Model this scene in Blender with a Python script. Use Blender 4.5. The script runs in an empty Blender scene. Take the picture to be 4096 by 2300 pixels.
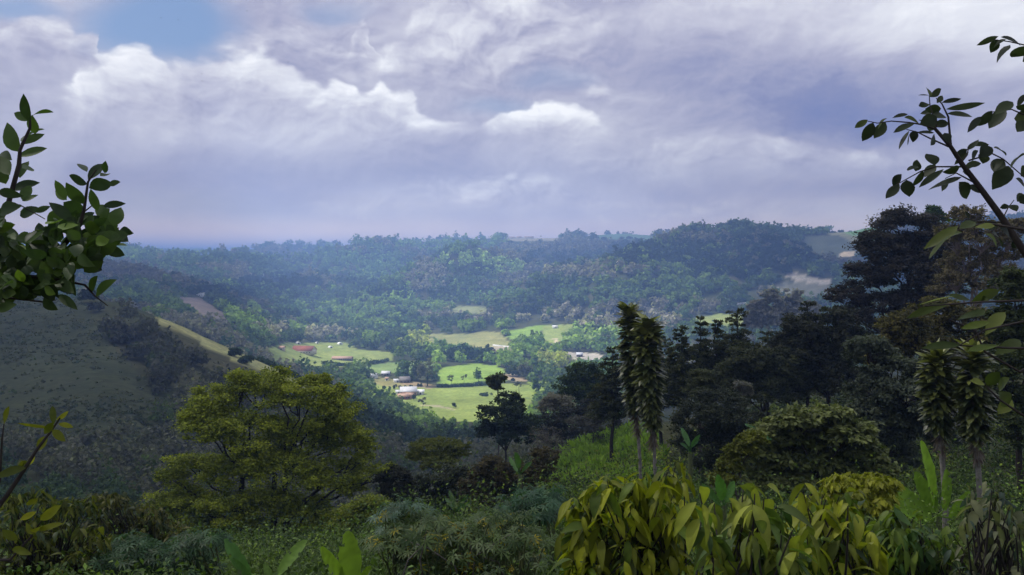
import bpy, math, random
import numpy as np
from mathutils import Vector
sc = bpy.context.scene
col_main = sc.collection
rng = np.random.default_rng(7)
random.seed(7)
F = 852.0; U0 = 512.0; V0 = 258.0          # lens in pixels of a 1024 wide frame, level camera shifted down
# ------------------------------------------------------------------ camera
cd = bpy.data.cameras.new('camera'); cam = bpy.data.objects.new('camera', cd); col_main.objects.link(cam)
cam.location = (0, 0, 0); cam.rotation_euler = (math.radians(90), 0, 0)
cd.sensor_width = 36; cd.lens = 36*F/1024; cd.shift_y = -(287.5-V0)/1024
cd.clip_start = 0.1; cd.clip_end = 40000
sc.camera = cam
# ------------------------------------------------------------------ render look
sc.view_settings.view_transform = 'Standard'; sc.view_settings.look = 'None'
sc.view_settings.gamma = 1; sc.view_settings.exposure = 0.22
sc.render.engine = 'CYCLES'
sc.cycles.use_denoising = True
sc.cycles.max_bounces = 6; sc.cycles.diffuse_bounces = 3; sc.cycles.transmission_bounces = 4
sc.cycles.transparent_max_bounces = 8; sc.cycles.volume_bounces = 2; sc.cycles.glossy_bounces = 1
sc.cycles.caustics_reflective = False; sc.cycles.caustics_refractive = False
# ------------------------------------------------------------------ sun
EL = math.radians(55); AZ = math.radians(-66)
sd = Vector((math.sin(AZ)*math.cos(EL), math.cos(AZ)*math.cos(EL), math.sin(EL)))
sl = bpy.data.lights.new('sun', 'SUN'); sl.energy = 4.8; sl.angle = math.radians(0.5); sl.color = (1, .95, .86)
so = bpy.data.objects.new('sun', sl); col_main.objects.link(so); so.location = (0, 0, 300)
so.rotation_euler = (-sd).to_track_quat('-Z', 'Y').to_euler()
# ------------------------------------------------------------------ world: Nishita blue behind broken cloud
W = bpy.data.worlds.new('World'); sc.world = W; W.use_nodes = True
nt = W.node_tree; nt.nodes.clear()
class NG:
    def __init__(s, t): s.t = t
    def new(s, k, **kw):
        n = s.t.nodes.new(k)
        for a, b in kw.items(): setattr(n, a, b)
        return n
    def put(s, sock, v):
        if isinstance(v, bpy.types.NodeSocket): s.t.links.new(v, sock)
        else: sock.default_value = v
    def m(s, op, a, b=0.0, c=0.0):
        n = s.new('ShaderNodeMath', operation=op)
        for i, v in enumerate((a, b, c)): s.put(n.inputs[i], v)
        return n.outputs[0]
    def smooth(s, x, a, b, lo=0.0, hi=1.0):
        n = s.new('ShaderNodeMapRange', interpolation_type='SMOOTHSTEP')
        for i, v in enumerate((x, a, b, lo, hi)): s.put(n.inputs[i], v)
        return n.outputs[0]
    def noise(s, vec, scale, detail=6, rough=.55, dist=0.0):
        n = s.new('ShaderNodeTexNoise'); s.put(n.inputs['Vector'], vec)
        n.inputs['Scale'].default_value = scale; n.inputs['Detail'].default_value = detail
        n.inputs['Roughness'].default_value = rough; n.inputs['Distortion'].default_value = dist
        return n
    def comb(s, x, y, z=0.0):
        n = s.new('ShaderNodeCombineXYZ')
        for i, v in enumerate((x, y, z)): s.put(n.inputs[i], v)
        return n.outputs[0]
    def ramp(s, fac, stops):
        n = s.new('ShaderNodeValToRGB'); e = n.color_ramp.elements
        while len(e) < len(stops): e.new(.5)
        for el, (p, c) in zip(e, stops): el.position = p; el.color = (*c, 1)
        s.put(n.inputs[0], fac); return n.outputs[0]
    def mix(s, f, a, b, bt='MIX'):
        n = s.new('ShaderNodeMix', data_type='RGBA', blend_type=bt)
        s.put(n.inputs[0], f); s.put(n.inputs[6], a if isinstance(a, bpy.types.NodeSocket) else (*a, 1))
        s.put(n.inputs[7], b if isinstance(b, bpy.types.NodeSocket) else (*b, 1)); return n.outputs[2]
g = NG(nt)
tc = g.new('ShaderNodeTexCoord').outputs['Generated']
sx = g.new('ShaderNodeSeparateXYZ'); g.put(sx.inputs[0], tc)
az = g.m('MULTIPLY', g.m('ARCTAN2', sx.outputs[0], sx.outputs[1]), 10.0)
el = g.m('MULTIPLY', g.m('ARCSINE', sx.outputs[2]), 10.0)
# sky angles are handled in tenths of a radian; clouds stretch sideways towards the horizon
p0 = g.comb(az, el)
def sky(u, v):
    a = math.atan2(u-U0, F); e = math.atan2((V0-v)*math.cos(a), F); return a*10, e*10
elw = g.m('MULTIPLY', el, 1.55)
pn = g.comb(az, elw)
def warp(base, sc_, amt, det):
    n = g.noise(pn, sc_, det, .5)
    v1 = g.new('ShaderNodeVectorMath', operation='SUBTRACT'); g.put(v1.inputs[0], n.outputs['Color']); v1.inputs[1].default_value = (.5, .5, .5)
    v2 = g.new('ShaderNodeVectorMath', operation='MULTIPLY'); g.put(v2.inputs[0], v1.outputs[0]); v2.inputs[1].default_value = (amt, amt*.6, 0)
    v3 = g.new('ShaderNodeVectorMath', operation='ADD'); g.put(v3.inputs[0], base); g.put(v3.inputs[1], v2.outputs[0])
    return v3.outputs[0]
pw = warp(p0, .5, .9, 2)
pw = warp(pw, 1.9, .34, 5)
def blob(u, v, ru, rv, soft, amp):
    a, e = sky(u, v); s1 = F/(ru*10.0); s2 = F/(rv*10.0)
    n = g.new('ShaderNodeVectorMath', operation='SUBTRACT'); g.put(n.inputs[0], pw); n.inputs[1].default_value = (a, e, 0)
    k = g.new('ShaderNodeVectorMath', operation='MULTIPLY'); g.put(k.inputs[0], n.outputs[0]); k.inputs[1].default_value = (s1, s2, 0)
    l = g.new('ShaderNodeVectorMath', operation='LENGTH'); g.put(l.inputs[0], k.outputs[0])
    return g.smooth(l.outputs['Value'], 1.0+soft, max(0.0, 1.0-soft), 0.0, amp)
BL = [  # u, v, ru, rv, softness, amount: broad light and dark parts of the cover
 (1005, 28, 80, 60, .9, .24), (830, 5, 150, 34, .9, .18), (640, 20, 120, 40, 1., .04), (425, 40, 70, 50, 1., .10), (20, 150, 34, 40, .8, .10),
 (640, 62, 150, 34, 1.0, -.09), (870, 98, 120, 34, .8, -.21), (895, 118, 120, 20, .8, -.10), (240, 185, 190, 26, .9, -.10), (60, 125, 60, 50, 1., -.04),
 (840, 192, 150, 9, .9, -.08), (332, 132, 60, 18, .9, .14), (230, 118, 70, 20, .9, .10), (120, 110, 40, 30, .9, .10), (440, 196, 90, 12, 1., .10), (560, 128, 80, 24, .9, .10), (690, 160, 90, 14, 1., .08), (560, 40, 60, 30, 1., -.05), (130, 100, 90, 60, 1., .04)]
t = g.m('ADD', 0.50, 0.0)
for b in BL: t = g.m('ADD', t, blob(*b))
big = g.noise(pn, .42, 5, .55).outputs['Fac']
t = g.m('ADD', t, g.m('MULTIPLY', g.m('SUBTRACT', big, .5), .34))
pe = g.new('ShaderNodeVectorMath', operation='MULTIPLY'); g.put(pe.inputs[0], pw); pe.inputs[1].default_value = (1, 1.5, 1)
def relief(sc_, det, dx, dz):
    off = g.new('ShaderNodeVectorMath', operation='ADD'); g.put(off.inputs[0], pe.outputs[0]); off.inputs[1].default_value = (dx, dz, 0)
    return g.m('SUBTRACT', g.noise(pe.outputs[0], sc_, det, .5).outputs['Fac'], g.noise(off.outputs[0], sc_, det, .5).outputs['Fac'])
sw = g.new('ShaderNodeSeparateXYZ'); g.put(sw.inputs[0], pw); azw, elq = sw.outputs[0], sw.outputs[1]
# heaped crowns: scalloped upper edges from cell distance, three sizes
def cells(sc_, smooth_):
    n = g.new('ShaderNodeTexVoronoi', feature='SMOOTH_F1', voronoi_dimensions='2D'); g.put(n.inputs['Vector'], pe.outputs[0]); n.inputs['Scale'].default_value = sc_
    n.inputs['Smoothness'].default_value = smooth_; return n.outputs['Distance']
bil = g.m('ADD', g.m('MULTIPLY', g.m('SUBTRACT', .45, cells(1.6, .25)), .24), g.m('MULTIPLY', g.m('SUBTRACT', .45, cells(4.5, .3)), .10))
bil = g.m('ADD', bil, g.m('MULTIPLY', g.m('SUBTRACT', g.noise(pe.outputs[0], 9.0, 3, .5).outputs['Fac'], .5), .06))
upw = g.smooth(el, .4, 1.6, .25, 1.0)
rl = g.m('ADD', g.m('MULTIPLY', relief(1.1, 2, -.16, .26), .55), g.m('MULTIPLY', relief(3.2, 4, -.06, .10), .32))
rl = g.m('ADD', rl, g.m('MULTIPLY', relief(7.5, 3, -.03, .05), .20))
puff = g.m('MULTIPLY', bil, .9)
LOW = 250
A0, E0 = -6.5, -.6; A1, E1 = 6.5, 3.8
def bank(pts, base, soft, depth, hi_, lo_, amp, fade=2.4):
    """a heaped cloud bank: outline of its top by bearing, lit crown, greyer belly melting into the cover below"""
    global t, gapk
    n = g.new('ShaderNodeValToRGB'); e = n.color_ramp.elements; st = []
    for (u, v) in pts:
        a_, e_ = sky(u, v); st.append([(a_-A0)/(A1-A0), (e_-E0)/(E1-E0), 1.0])
    for k_, nb_ in ((0, 1), (-1, -2)):
        if pts[k_][1] == LOW: st[k_][1] = st[nb_][1]; st[k_][2] = 0.0; st[k_][0] += (st[k_][0]-st[nb_][0])*.6
    while len(e) < len(st): e.new(.5)
    for el_, (p_, c_, al_) in zip(e, st): el_.position = p_; el_.color = (c_, c_, c_, al_)
    g.put(n.inputs[0], g.m('DIVIDE', g.m('SUBTRACT', azw, A0), A1-A0))
    top = g.m('ADD', g.m('MULTIPLY', n.outputs['Color'], E1-E0), E0)
    d = g.m('SUBTRACT', g.m('ADD', top, g.m('MULTIPLY', bil, amp)), elq)
    k = lambda px: px*10/F
    mask = g.m('MULTIPLY', g.smooth(d, 0.0, k(soft)), g.smooth(d, k(depth), k(depth*fade), 1.0, 0.0))
    mask = g.m('MULTIPLY', mask, g.smooth(n.outputs['Alpha'], 0.0, 1.0)); eb = sky(512, base)[1]; mask = g.m('MULTIPLY', mask, g.smooth(g.m('ADD', elq, g.m('MULTIPLY', bil, .8)), eb-.18, eb+.34))
    shade = g.m('ADD', g.smooth(d, 0.0, k(depth*1.3), hi_, lo_), g.m('ADD', g.m('MULTIPLY', rl, 1.0), puff))
    t = g.m('ADD', g.m('MULTIPLY', t, g.m('SUBTRACT', 1.0, mask)), g.m('MULTIPLY', shade, mask))
    gapk = g.m('MULTIPLY', gapk, g.m('SUBTRACT', 1.0, mask))
gapk = g.m('ADD', 0.0, 0.0)
gap = blob(168, 26, 60, 36, .5, 1.0)
for b in [(228, 58, 28, 14, .6, .7), (25, 8, 40, 12, .8, .8), (550, 76, 36, 11, .8, .5), (500, 106, 34, 10, .9, .45), (335, 8, 26, 10, .8, .5), (180, 205, 90, 14, 1., .18)]:
    gap = g.m('MAXIMUM', gap, blob(*b))
gapk = gap
t = g.m('ADD', t, g.m('MULTIPLY', rl, g.m('MULTIPLY', upw, .5)))
LOW = 250
bank([(-80, 24), (10, 30), (30, 18), (62, 14), (84, 17), (92, 30), (112, 22), (124, 34), (120, 60), (140, LOW)], 85, 11, 45, .66, .47, .6)
bank([(150, LOW), (185, 60), (215, 34), (260, 8), (300, -6), (330, 0), (352, 10), (372, 8), (400, LOW)], 80, 40, 40, .55, .47, 1.)
bank([(360, LOW), (382, 44), (398, 16), (420, -6), (470, -20), (530, -10), (600, LOW)], 85, 22, 70, .70, .50, 1.)
bank([(300, LOW), (318, 70), (345, 44), (356, 14), (366, 10), (373, 34), (376, 62), (392, LOW)], 75, 13, 40, .72, .52, .7)
bank([(50, LOW), (70, 92), (92, 70), (130, 58), (160, 50), (178, 62), (196, 50), (228, 48), (262, 56), (292, 70), (310, 92), (330, LOW)], 140, 13, 52, .82, .53, .9)
bank([(560, LOW), (580, 92), (590, 80), (602, 74), (622, 84), (650, LOW)], 96, 14, 22, .68, .50, .5)
bank([(290, LOW), (308, 92), (322, 84), (340, 84), (352, 92), (362, 90), (372, 81), (388, 90), (397, 89), (408, 91), (418, 106), (440, 120), (470, LOW)], 140, 8, 40, .90, .52, .4)
bank([(470, LOW), (484, 124), (500, 110), (522, 106), (545, 99), (556, 100), (575, 104), (598, 110), (612, 122), (625, LOW)], 134, 8, 34, 1.02, .55, .5)
bank([(560, LOW), (620, 150), (680, 138), (740, 136), (800, 142), (860, 143), (930, 150), (990, 160), (1030, LOW)], 172, 16, 24, .66, .50, .6)
bank([(300, LOW), (350, 196), (400, 182), (440, 170), (490, 166), (540, 170), (620, 182), (700, 190), (760, LOW)], 206, 16, 26, .62, .50, .6)
bank([(600, LOW), (660, 206), (720, 196), (800, 200), (880, 206), (960, LOW)], 212, 19, 20, .58, .50, .6)
gap = gapk
cloudc = g.ramp(t, [(0.0, (.15, .20, .42)), (.28, (.25, .275, .45)), (.46, (.40, .405, .54)), (.62, (.56, .565, .665)), (.80, (.76, .775, .83)), (1.0, (.97, .98, 1.0))])
nsk = g.new('ShaderNodeTexSky', sky_type='NISHITA', sun_disc=False, sun_elevation=EL, sun_rotation=AZ)
blue = g.mix(1.0, nsk.outputs[0], (.085, .085, .085), 'MULTIPLY')
blue = g.mix(.45, blue, (.19, .31, .60))
skyc = g.mix(gap, cloudc, blue)
# higher up, out of frame, the cover is paler and thinner; below the horizon a dull ground tone
hi = g.mix(g.smooth(big, .40, .62), blue, (.50, .52, .62))
skyc = g.mix(g.smooth(el, 3.2, 4.8), skyc, hi)
skyc = g.mix(g.smooth(el, 0.0, 1.0, 1.0, 0.0), skyc, g.mix(1.0, skyc, (1.9, 1.65, 1.25), 'MULTIPLY'))
skyc = g.mix(g.smooth(el, .05, .55, 1.0, 0.0), skyc, g.mix(1.0, skyc, (2.2, 1.75, 1.2), 'MULTIPLY'))
skyc = g.mix(g.smooth(el, -.35, -.05), (.10, .12, .14), skyc)
bg = g.new('ShaderNodeBackground'); g.put(bg.inputs[0], skyc); bg.inputs[1].default_value = 1.0
wo = g.new('ShaderNodeOutputWorld'); nt.links.new(bg.outputs[0], wo.inputs[0])
W.cycles.sampling_method = 'MANUAL'; W.cycles.sample_map_resolution = 512

# ------------------------------------------------------------------ helpers
def nrm(a): return a/np.maximum(np.linalg.norm(a, axis=-1, keepdims=True), 1e-9)
def A3(*v): return np.array(v, float)
def lat(i, j, s):
    n = (i*374761393 + j*668265263 + s*974634211) & 0xffffffff
    n = ((n ^ (n >> 13))*1274126177) & 0xffffffff
    return ((n ^ (n >> 16)) & 0xffff)/65535.0
def vnoise(x, y, s=0):
    xi = np.floor(x).astype(np.int64); yi = np.floor(y).astype(np.int64); fx = x-xi; fy = y-yi
    fx = fx*fx*(3-2*fx); fy = fy*fy*(3-2*fy)
    a = lat(xi, yi, s); b = lat(xi+1, yi, s); c = lat(xi, yi+1, s); d = lat(xi+1, yi+1, s)
    return (a*(1-fx)+b*fx)*(1-fy)+(c*(1-fx)+d*fx)*fy
def fbm(x, y, o=4, s=0):
    r = 0; a = .5
    for k in range(o): r = r+a*(vnoise(x*2**k, y*2**k, s+k)-.5); a *= .5
    return r
# ------------------------------------------------------------------ terrain: sight-line heights tabulated per bearing
YK = [1, 3, 6, 10, 16, 25, 40, 60, 90, 130, 190, 280, 400, 560, 700, 850, 1000, 1200, 1450, 1800, 2300, 3000, 4000, 6000, 9000, 14000]
N0 = [1720, 890, 700, 622, 594, 578]
TB = {
 -400: N0+[562, 548, 540, 505, 450, 380, 310, 285, 300, 305, 300, 290, 275, 268, 266, 262, 258, 253, 256, 257],
 0:    N0+[562, 550, 543, 518, 462, 388, 306, 288, 302, 303, 299, 287, 268, 264, 263, 260, 257, 252, 255.5, 257],
 100:  N0+[562, 552, 547, 525, 465, 378, 294, 301, 306, 302, 297, 282, 265, 268, 267, 262, 257, 252, 255.5, 257],
 200:  N0+[562, 552, 548, 538, 490, 405, 333, 346, 343, 327, 306, 298, 292, 285, 275, 266, 259, 251.5, 255.5, 257],
 300:  N0+[560, 550, 550, 545, 500, 425, 376, 400, 394, 381, 364, 349, 332, 311, 289, 267, 253, 250, 255.5, 257],
 400:  N0+[558, 545, 545, 540, 520, 484, 452, 430, 415, 389, 369, 353, 337, 313, 287, 255, 241, 250, 255.5, 257],
 500:  N0+[556, 535, 520, 500, 486, 468, 450, 430, 414, 390, 368, 346, 328, 301, 273, 236.5, 241, 251, 255.5, 257],
 600:  N0+[548, 505, 465, 428, 432, 438, 436, 426, 411, 390, 368, 342, 317, 293, 263, 236, 243, 251, 255.5, 257],
 700:  N0+[540, 490, 448, 420, 418, 418, 412, 406, 396, 378, 351, 326, 297, 266, 233, 236, 245, 251, 255.5, 257],
 800:  N0+[535, 480, 432, 408, 402, 401, 396, 390, 380, 362, 340, 318, 286, 255, 230, 235, 245, 251, 255.5, 257],
 900:  N0+[525, 465, 415, 390, 384, 382, 378, 372, 362, 345, 325, 305, 282, 254, 226, 232, 245, 251, 255.5, 257],
 1024: N0+[515, 450, 400, 370, 360, 350, 340, 330, 320, 310, 300, 285, 268, 243, 216, 218, 240, 250, 255.5, 257],
 1500: N0+[510, 440, 390, 360, 345, 330, 320, 310, 305, 300, 290, 275, 258, 240, 215, 216, 238, 250, 255.5, 257]}
LY = np.log(YK); UG = np.arange(-1600, 2701, 10.0); LG = np.arange(math.log(.4), math.log(15000), .02)
cu = np.array(sorted(TB)); rows = np.array([np.interp(LG, LY, np.log(np.maximum(np.array(TB[k], float)-200, 1))) for k in cu])
VG = np.array([np.interp(UG, cu, rows[:, j]) for j in range(rows.shape[1])]).T
def gsm(a, s, ax):
    r = int(3*s); k = np.exp(-.5*(np.arange(-r, r+1)/s)**2); k /= k.sum()
    p = np.pad(a, [(r, r) if i == ax else (0, 0) for i in range(2)], mode='edge')
    return np.apply_along_axis(lambda q: np.convolve(q, k, 'valid'), ax, p)
VG = np.exp(gsm(gsm(VG, 2.6, 0), 2.6, 1))+200
def ss(x, a, b): t_ = np.clip((x-a)/(b-a), 0, 1); return t_*t_*(3-2*t_)
def vground(u, Y):
    fu = np.clip((u-UG[0])/10.0, 0, len(UG)-1.001); fl = np.clip((np.log(Y)-LG[0])/.02, 0, len(LG)-1.001)
    i = fu.astype(int); j = fl.astype(int); a = fu-i; b = fl-j
    return (VG[i, j]*(1-b)+VG[i, j+1]*b)*(1-a)+(VG[i+1, j]*(1-b)+VG[i+1, j+1]*b)*a
RIDGES = [(340, 3050, 405, 2950, 26, 190), (345, 2900, 150, 2300, 44, 150), (610, 2000, 500, 1480, 66, 95), (700, 1950, 565, 1420, 66, 100), (742, 1980, 800, 1420, 60, 120), (430, 2300, 372, 1650, 62, 95), (470, 2500, 452, 1750, 66, 90), (880, 2000, 905, 1500, 48, 120), (540, 2250, 420, 1900, 48, 100), (650, 1650, 610, 1350, 44, 75), (330, 2300, 290, 1800, 56, 100), (380, 3000, 345, 2500, 44, 110), (250, 3300, 190, 2600, 50, 140), (130, 3600, 90, 2700, 60, 160), (300, 4200, 240, 3600, 50, 180)]
def hgt(x, y):
    x = np.asarray(x, float); y = np.asarray(y, float); yy = np.maximum(y, .6)
    u = U0+F*x/yy
    z = -(vground(u, yy)-V0)/F*yy
    z = np.where(yy < 1.5, -1.72, z)
    flat = 1-.92*ss(u, 340, 380)*(1-ss(u, 540, 600))*ss(yy, 560, 680)*(1-ss(yy, 900, 1000))
    amp = np.interp(yy, [1, 30, 100, 300, 900, 2000, 4000, 9000], [.1, .5, 2.0, 6, 10, 34, 60, 60])
    L = np.interp(yy, [1, 30, 100, 300, 900, 2000, 4000, 9000], [2, 8, 25, 60, 160, 330, 600, 1000])
    # stepped blends of fixed world-scale noise
    n = 0
    for Lk, lo, hi, sd_ in ((6, 1, 60, 11), (40, 20, 400, 23), (170, 250, 1600, 37), (420, 900, 9000, 51)):
        w = ss(np.log(yy), math.log(lo)-.4, math.log(lo)+.6)*(1-ss(np.log(yy), math.log(hi)-.3, math.log(hi)+.5))
        n = n+w*fbm(x/Lk, y/Lk, 4, sd_)
    for (ua, Ya, ub, Yb, hh, ww) in RIDGES:
        ax_, bx_ = (ua-U0)/F*Ya, (ub-U0)/F*Yb; dx, dy = bx_-ax_, Yb-Ya
        t_ = np.clip(((x-ax_)*dx+(y-Ya)*dy)/(dx*dx+dy*dy), 0, 1); wob = 1+.9*fbm(x/190, y/190, 3, 71)
        d_ = np.hypot(x-ax_-t_*dx, y-Ya-t_*dy)/(ww*wob); z = z+hh*np.exp(-d_**1.5)*np.sin(np.pi*np.clip(t_*.8+.15, 0, 1))
    return z+n*amp*flat*ss(yy, 1, 4)
def h1(x, y): return float(hgt(np.array([x]), np.array([y]))[0])
def P(u, v, Y): return A3((u-U0)/F*Y, Y, -(v-V0)/F*Y)
def G(u, Y):
    x = (u-U0)/F*Y; return A3(x, Y, h1(x, Y))
def inpoly(u, v, poly):
    r = np.zeros(np.shape(u), bool); n = len(poly); j = n-1
    for i in range(n):
        xi, yi = poly[i]; xj, yj = poly[j]
        c = ((yi > v) != (yj > v)) & (u < (xj-xi)*(v-yi)/(yj-yi+1e-9)+xi); r ^= c; j = i
    return r
# ------------------------------------------------------------------ materials
def new_mat(name):
    m = bpy.data.materials.new(name); m.use_nodes = True; m.node_tree.nodes.clear(); return m, NG(m.node_tree)
def foliage_mat(name, transl=.3, rough=.55, spec=.25, tr_tint=(1.1, 1.25, .55)):
    m, q = new_mat(name)
    a = q.new('ShaderNodeAttribute', attribute_name='col').outputs['Color']
    pb = q.new('ShaderNodeBsdfPrincipled'); q.put(pb.inputs['Base Color'], a)
    pb.inputs['Roughness'].default_value = rough; pb.inputs['Specular IOR Level'].default_value = spec
    tb = q.new('ShaderNodeBsdfTranslucent'); q.put(tb.inputs[0], q.mix(1.0, a, tr_tint, 'MULTIPLY'))
    ms = q.new('ShaderNodeMixShader'); ms.inputs[0].default_value = transl
    m.node_tree.links.new(pb.outputs[0], ms.inputs[1]); m.node_tree.links.new(tb.outputs[0], ms.inputs[2])
    o = q.new('ShaderNodeOutputMaterial'); m.node_tree.links.new(ms.outputs[0], o.inputs[0]); return m
def solid_mat(name, c, rough=.9, var=.35, scale=3.0, spec=.2, c2=None):
    m, q = new_mat(name)
    ob = q.new('ShaderNodeTexCoord').outputs['Object']
    n = q.noise(ob, scale, 5, .6).outputs['Fac']
    c2 = c2 or tuple(k*(1-var) for k in c)
    cc = q.ramp(n, [(.35, c2), (.65, c)])
    pb = q.new('ShaderNodeBsdfPrincipled'); q.put(pb.inputs['Base Color'], cc)
    pb.inputs['Roughness'].default_value = rough; pb.inputs['Specular IOR Level'].default_value = spec
    o = q.new('ShaderNodeOutputMaterial'); m.node_tree.links.new(pb.outputs[0], o.inputs[0]); return m
M_FAR = foliage_mat('distant_foliage', .42, .8, .05)
M_LEAF = foliage_mat('tree_foliage', .32, .6, .15)
M_NEAR = foliage_mat('glossy_leaf', .38, .5, .18)
M_STRAP = foliage_mat('strap_leaf', .25, .38, .5)
M_BARK = solid_mat('bark', (.10, .085, .075), .95, .55, 4.0)
M_DBARK = solid_mat('dark_bark', (.045, .036, .030), .95, .5, 6.0)
M_PALE = solid_mat('pale_trunk', (.24, .22, .19), .9, .45, 9.0)
M_TWIG = solid_mat('twig', (.035, .03, .028), .8, .4, 20.0)
M_STALK = solid_mat('green_stalk', (.11, .13, .05), .6, .4, 8.0)
M_BARE = solid_mat('bare_twig', (.22, .19, .18), .95, .4, 5.0)
# ------------------------------------------------------------------ mesh building
class MB:
    def __init__(s): s.v = []; s.f = []; s.c = []; s.n = 0
    def add(s, V, Fc, C=None):
        V = np.asarray(V, float).reshape(-1, 3); Fc = np.asarray(Fc, np.int64)
        s.f.append(Fc+s.n); s.v.append(V); s.n += len(V)
        if C is None: C = (.1, .1, .1)
        C = np.asarray(C, float)
        s.c.append(np.broadcast_to(C, (len(V), 3)) if C.ndim == 1 else C)
    def build(s, name, mat, parent=None, origin=(0, 0, 0), smooth=False):
        V = np.concatenate(s.v)-np.asarray(origin, float); C = np.concatenate(s.c)
        me = bpy.data.meshes.new(name); me.vertices.add(len(V)); me.vertices.foreach_set('co', V.astype(np.float32).ravel())
        tot = np.concatenate([np.full(len(f), f.shape[1], np.int32) for f in s.f])
        idx = np.concatenate([f.ravel() for f in s.f]).astype(np.int32)
        st = np.concatenate([[0], np.cumsum(tot)[:-1]]).astype(np.int32)
        me.loops.add(len(idx)); me.loops.foreach_set('vertex_index', idx)
        me.polygons.add(len(tot)); me.polygons.foreach_set('loop_start', st); me.polygons.foreach_set('loop_total', tot)
        if smooth: me.polygons.foreach_set('use_smooth', np.ones(len(tot), bool))
        at = me.attributes.new('col', 'FLOAT_COLOR', 'POINT')
        at.data.foreach_set('color', np.concatenate([C, np.ones((len(C), 1))], 1).astype(np.float32).ravel())
        me.update(calc_edges=True); me.materials.append(mat)
        o = bpy.data.objects.new(name, me); col_main.objects.link(o)
        if parent is not None: o.parent = parent
        else: o.location = origin
        return o
def tag(o, label=None, cat=None, group=None, kind=None):
    if label: o['label'] = label
    if cat: o['category'] = cat
    if group: o['group'] = group
    if kind: o['kind'] = kind
    return o
def thing(name, loc, label, cat, group=None):
    o = bpy.data.objects.new(name, None); col_main.objects.link(o); o.location = loc; o.empty_display_size = .2
    return tag(o, label, cat, group)
def copy_tree(o, parent=None):
    c = o.copy(); col_main.objects.link(c); c.parent = parent
    for ch in [k for k in o.children]: copy_tree(ch, c)
    return c
def leaf_tpl(rows=4, w=.4, fold=.12, droop=.2, peak=.42, cross=True):
    V = []; Q = []
    for i in range(rows+1):
        t_ = i/rows; ww = w*.5*(math.sin(math.pi*t_**(math.log(.5)/math.log(peak)))**.8 if 0 < t_ < 1 else .02)
        z = -droop*t_*t_
        V += [(-ww, t_, z+fold*ww*2), (0, t_, z), (ww, t_, z+fold*ww*2)]
    for i in range(rows):
        a = 3*i; Q += [(a, a+1, a+4, a+3), (a+1, a+2, a+5, a+4)]
    return np.array(V), np.array(Q)
RH = (np.array([(0, 0, 0), (.28, .45, .04), (0, 1, -.06), (-.28, .45, .04)]), np.array([(0, 1, 2, 3)]))   # small leaf
CL = (np.array([(-.5, -.3, 0), (.1, -.55, .1), (.5, .25, -.05), (-.15, .5, .1)]), np.array([(0, 1, 2, 3)]))  # leaf clump
LN = leaf_tpl(4, .42, .15, .25)
def frames(Adir, N):
    Adir = nrm(Adir); X = nrm(np.cross(Adir, N)); return X, Adir, nrm(np.cross(X, Adir))
def scatter(mb, tpl, C, Adir, N, S, colr, Wd=None):
    T, Q = tpl; X, Yd, Z = frames(Adir, N); n = len(C); S = np.broadcast_to(np.asarray(S, float), (n,))
    if Wd is not None: X = X*np.broadcast_to(np.asarray(Wd, float), (n,))[:, None]
    V = C[:, None, :]+S[:, None, None]*(T[None, :, 0:1]*X[:, None]+T[None, :, 1:2]*Yd[:, None]+T[None, :, 2:3]*Z[:, None])
    k = len(T); f = (Q[None]+(np.arange(n)*k)[:, None, None]).reshape(-1, Q.shape[1])
    mb.add(V.reshape(-1, 3), f, np.repeat(np.asarray(colr, float).reshape(-1, 3), k, 0) if np.ndim(colr) == 2 else colr)
def rnd_dir(n): return nrm(rng.normal(size=(n, 3)))
def tube(mb, pts, r0, r1=None, sides=7, c=(.1, .09, .08)):
    pts = np.asarray(pts, float); n = len(pts); r1 = r0*.3 if r1 is None else r1
    rr = np.linspace(r0, r1, n); t_ = nrm(np.gradient(pts, axis=0))
    ref = A3(.31, .2, .93) if abs(t_[0][2]) < .9 else A3(1, .1, 0)
    X = nrm(np.cross(t_, ref)); Yv = np.cross(t_, X); a = np.arange(sides)/sides*2*math.pi
    V = pts[:, None, :]+rr[:, None, None]*(np.cos(a)[None, :, None]*X[:, None]+np.sin(a)[None, :, None]*Yv[:, None])
    i = np.arange(n-1)[:, None]*sides; j = np.arange(sides)[None]; j2 = (j+1) % sides
    q = np.stack([i+j, i+j2, i+sides+j2, i+sides+j], -1).reshape(-1, 4)
    mb.add(V.reshape(-1, 3), q, c)
def bend(a, b, k=6, sag=0.0, wob=.0):
    a = np.asarray(a, float); b = np.asarray(b, float); t_ = np.linspace(0, 1, k)[:, None]
    d = np.linalg.norm(b-a); p = a+(b-a)*t_; p[:, 2] += (sag*d*np.sin(np.pi*t_))[:, 0]
    w = rng.normal(size=(k, 3))*wob*d; w[0] = 0; w[-1] = 0; return p+w
def mixc(c1, c2, f): f = np.asarray(f)[..., None]; return np.asarray(c1)*(1-f)+np.asarray(c2)*f
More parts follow.
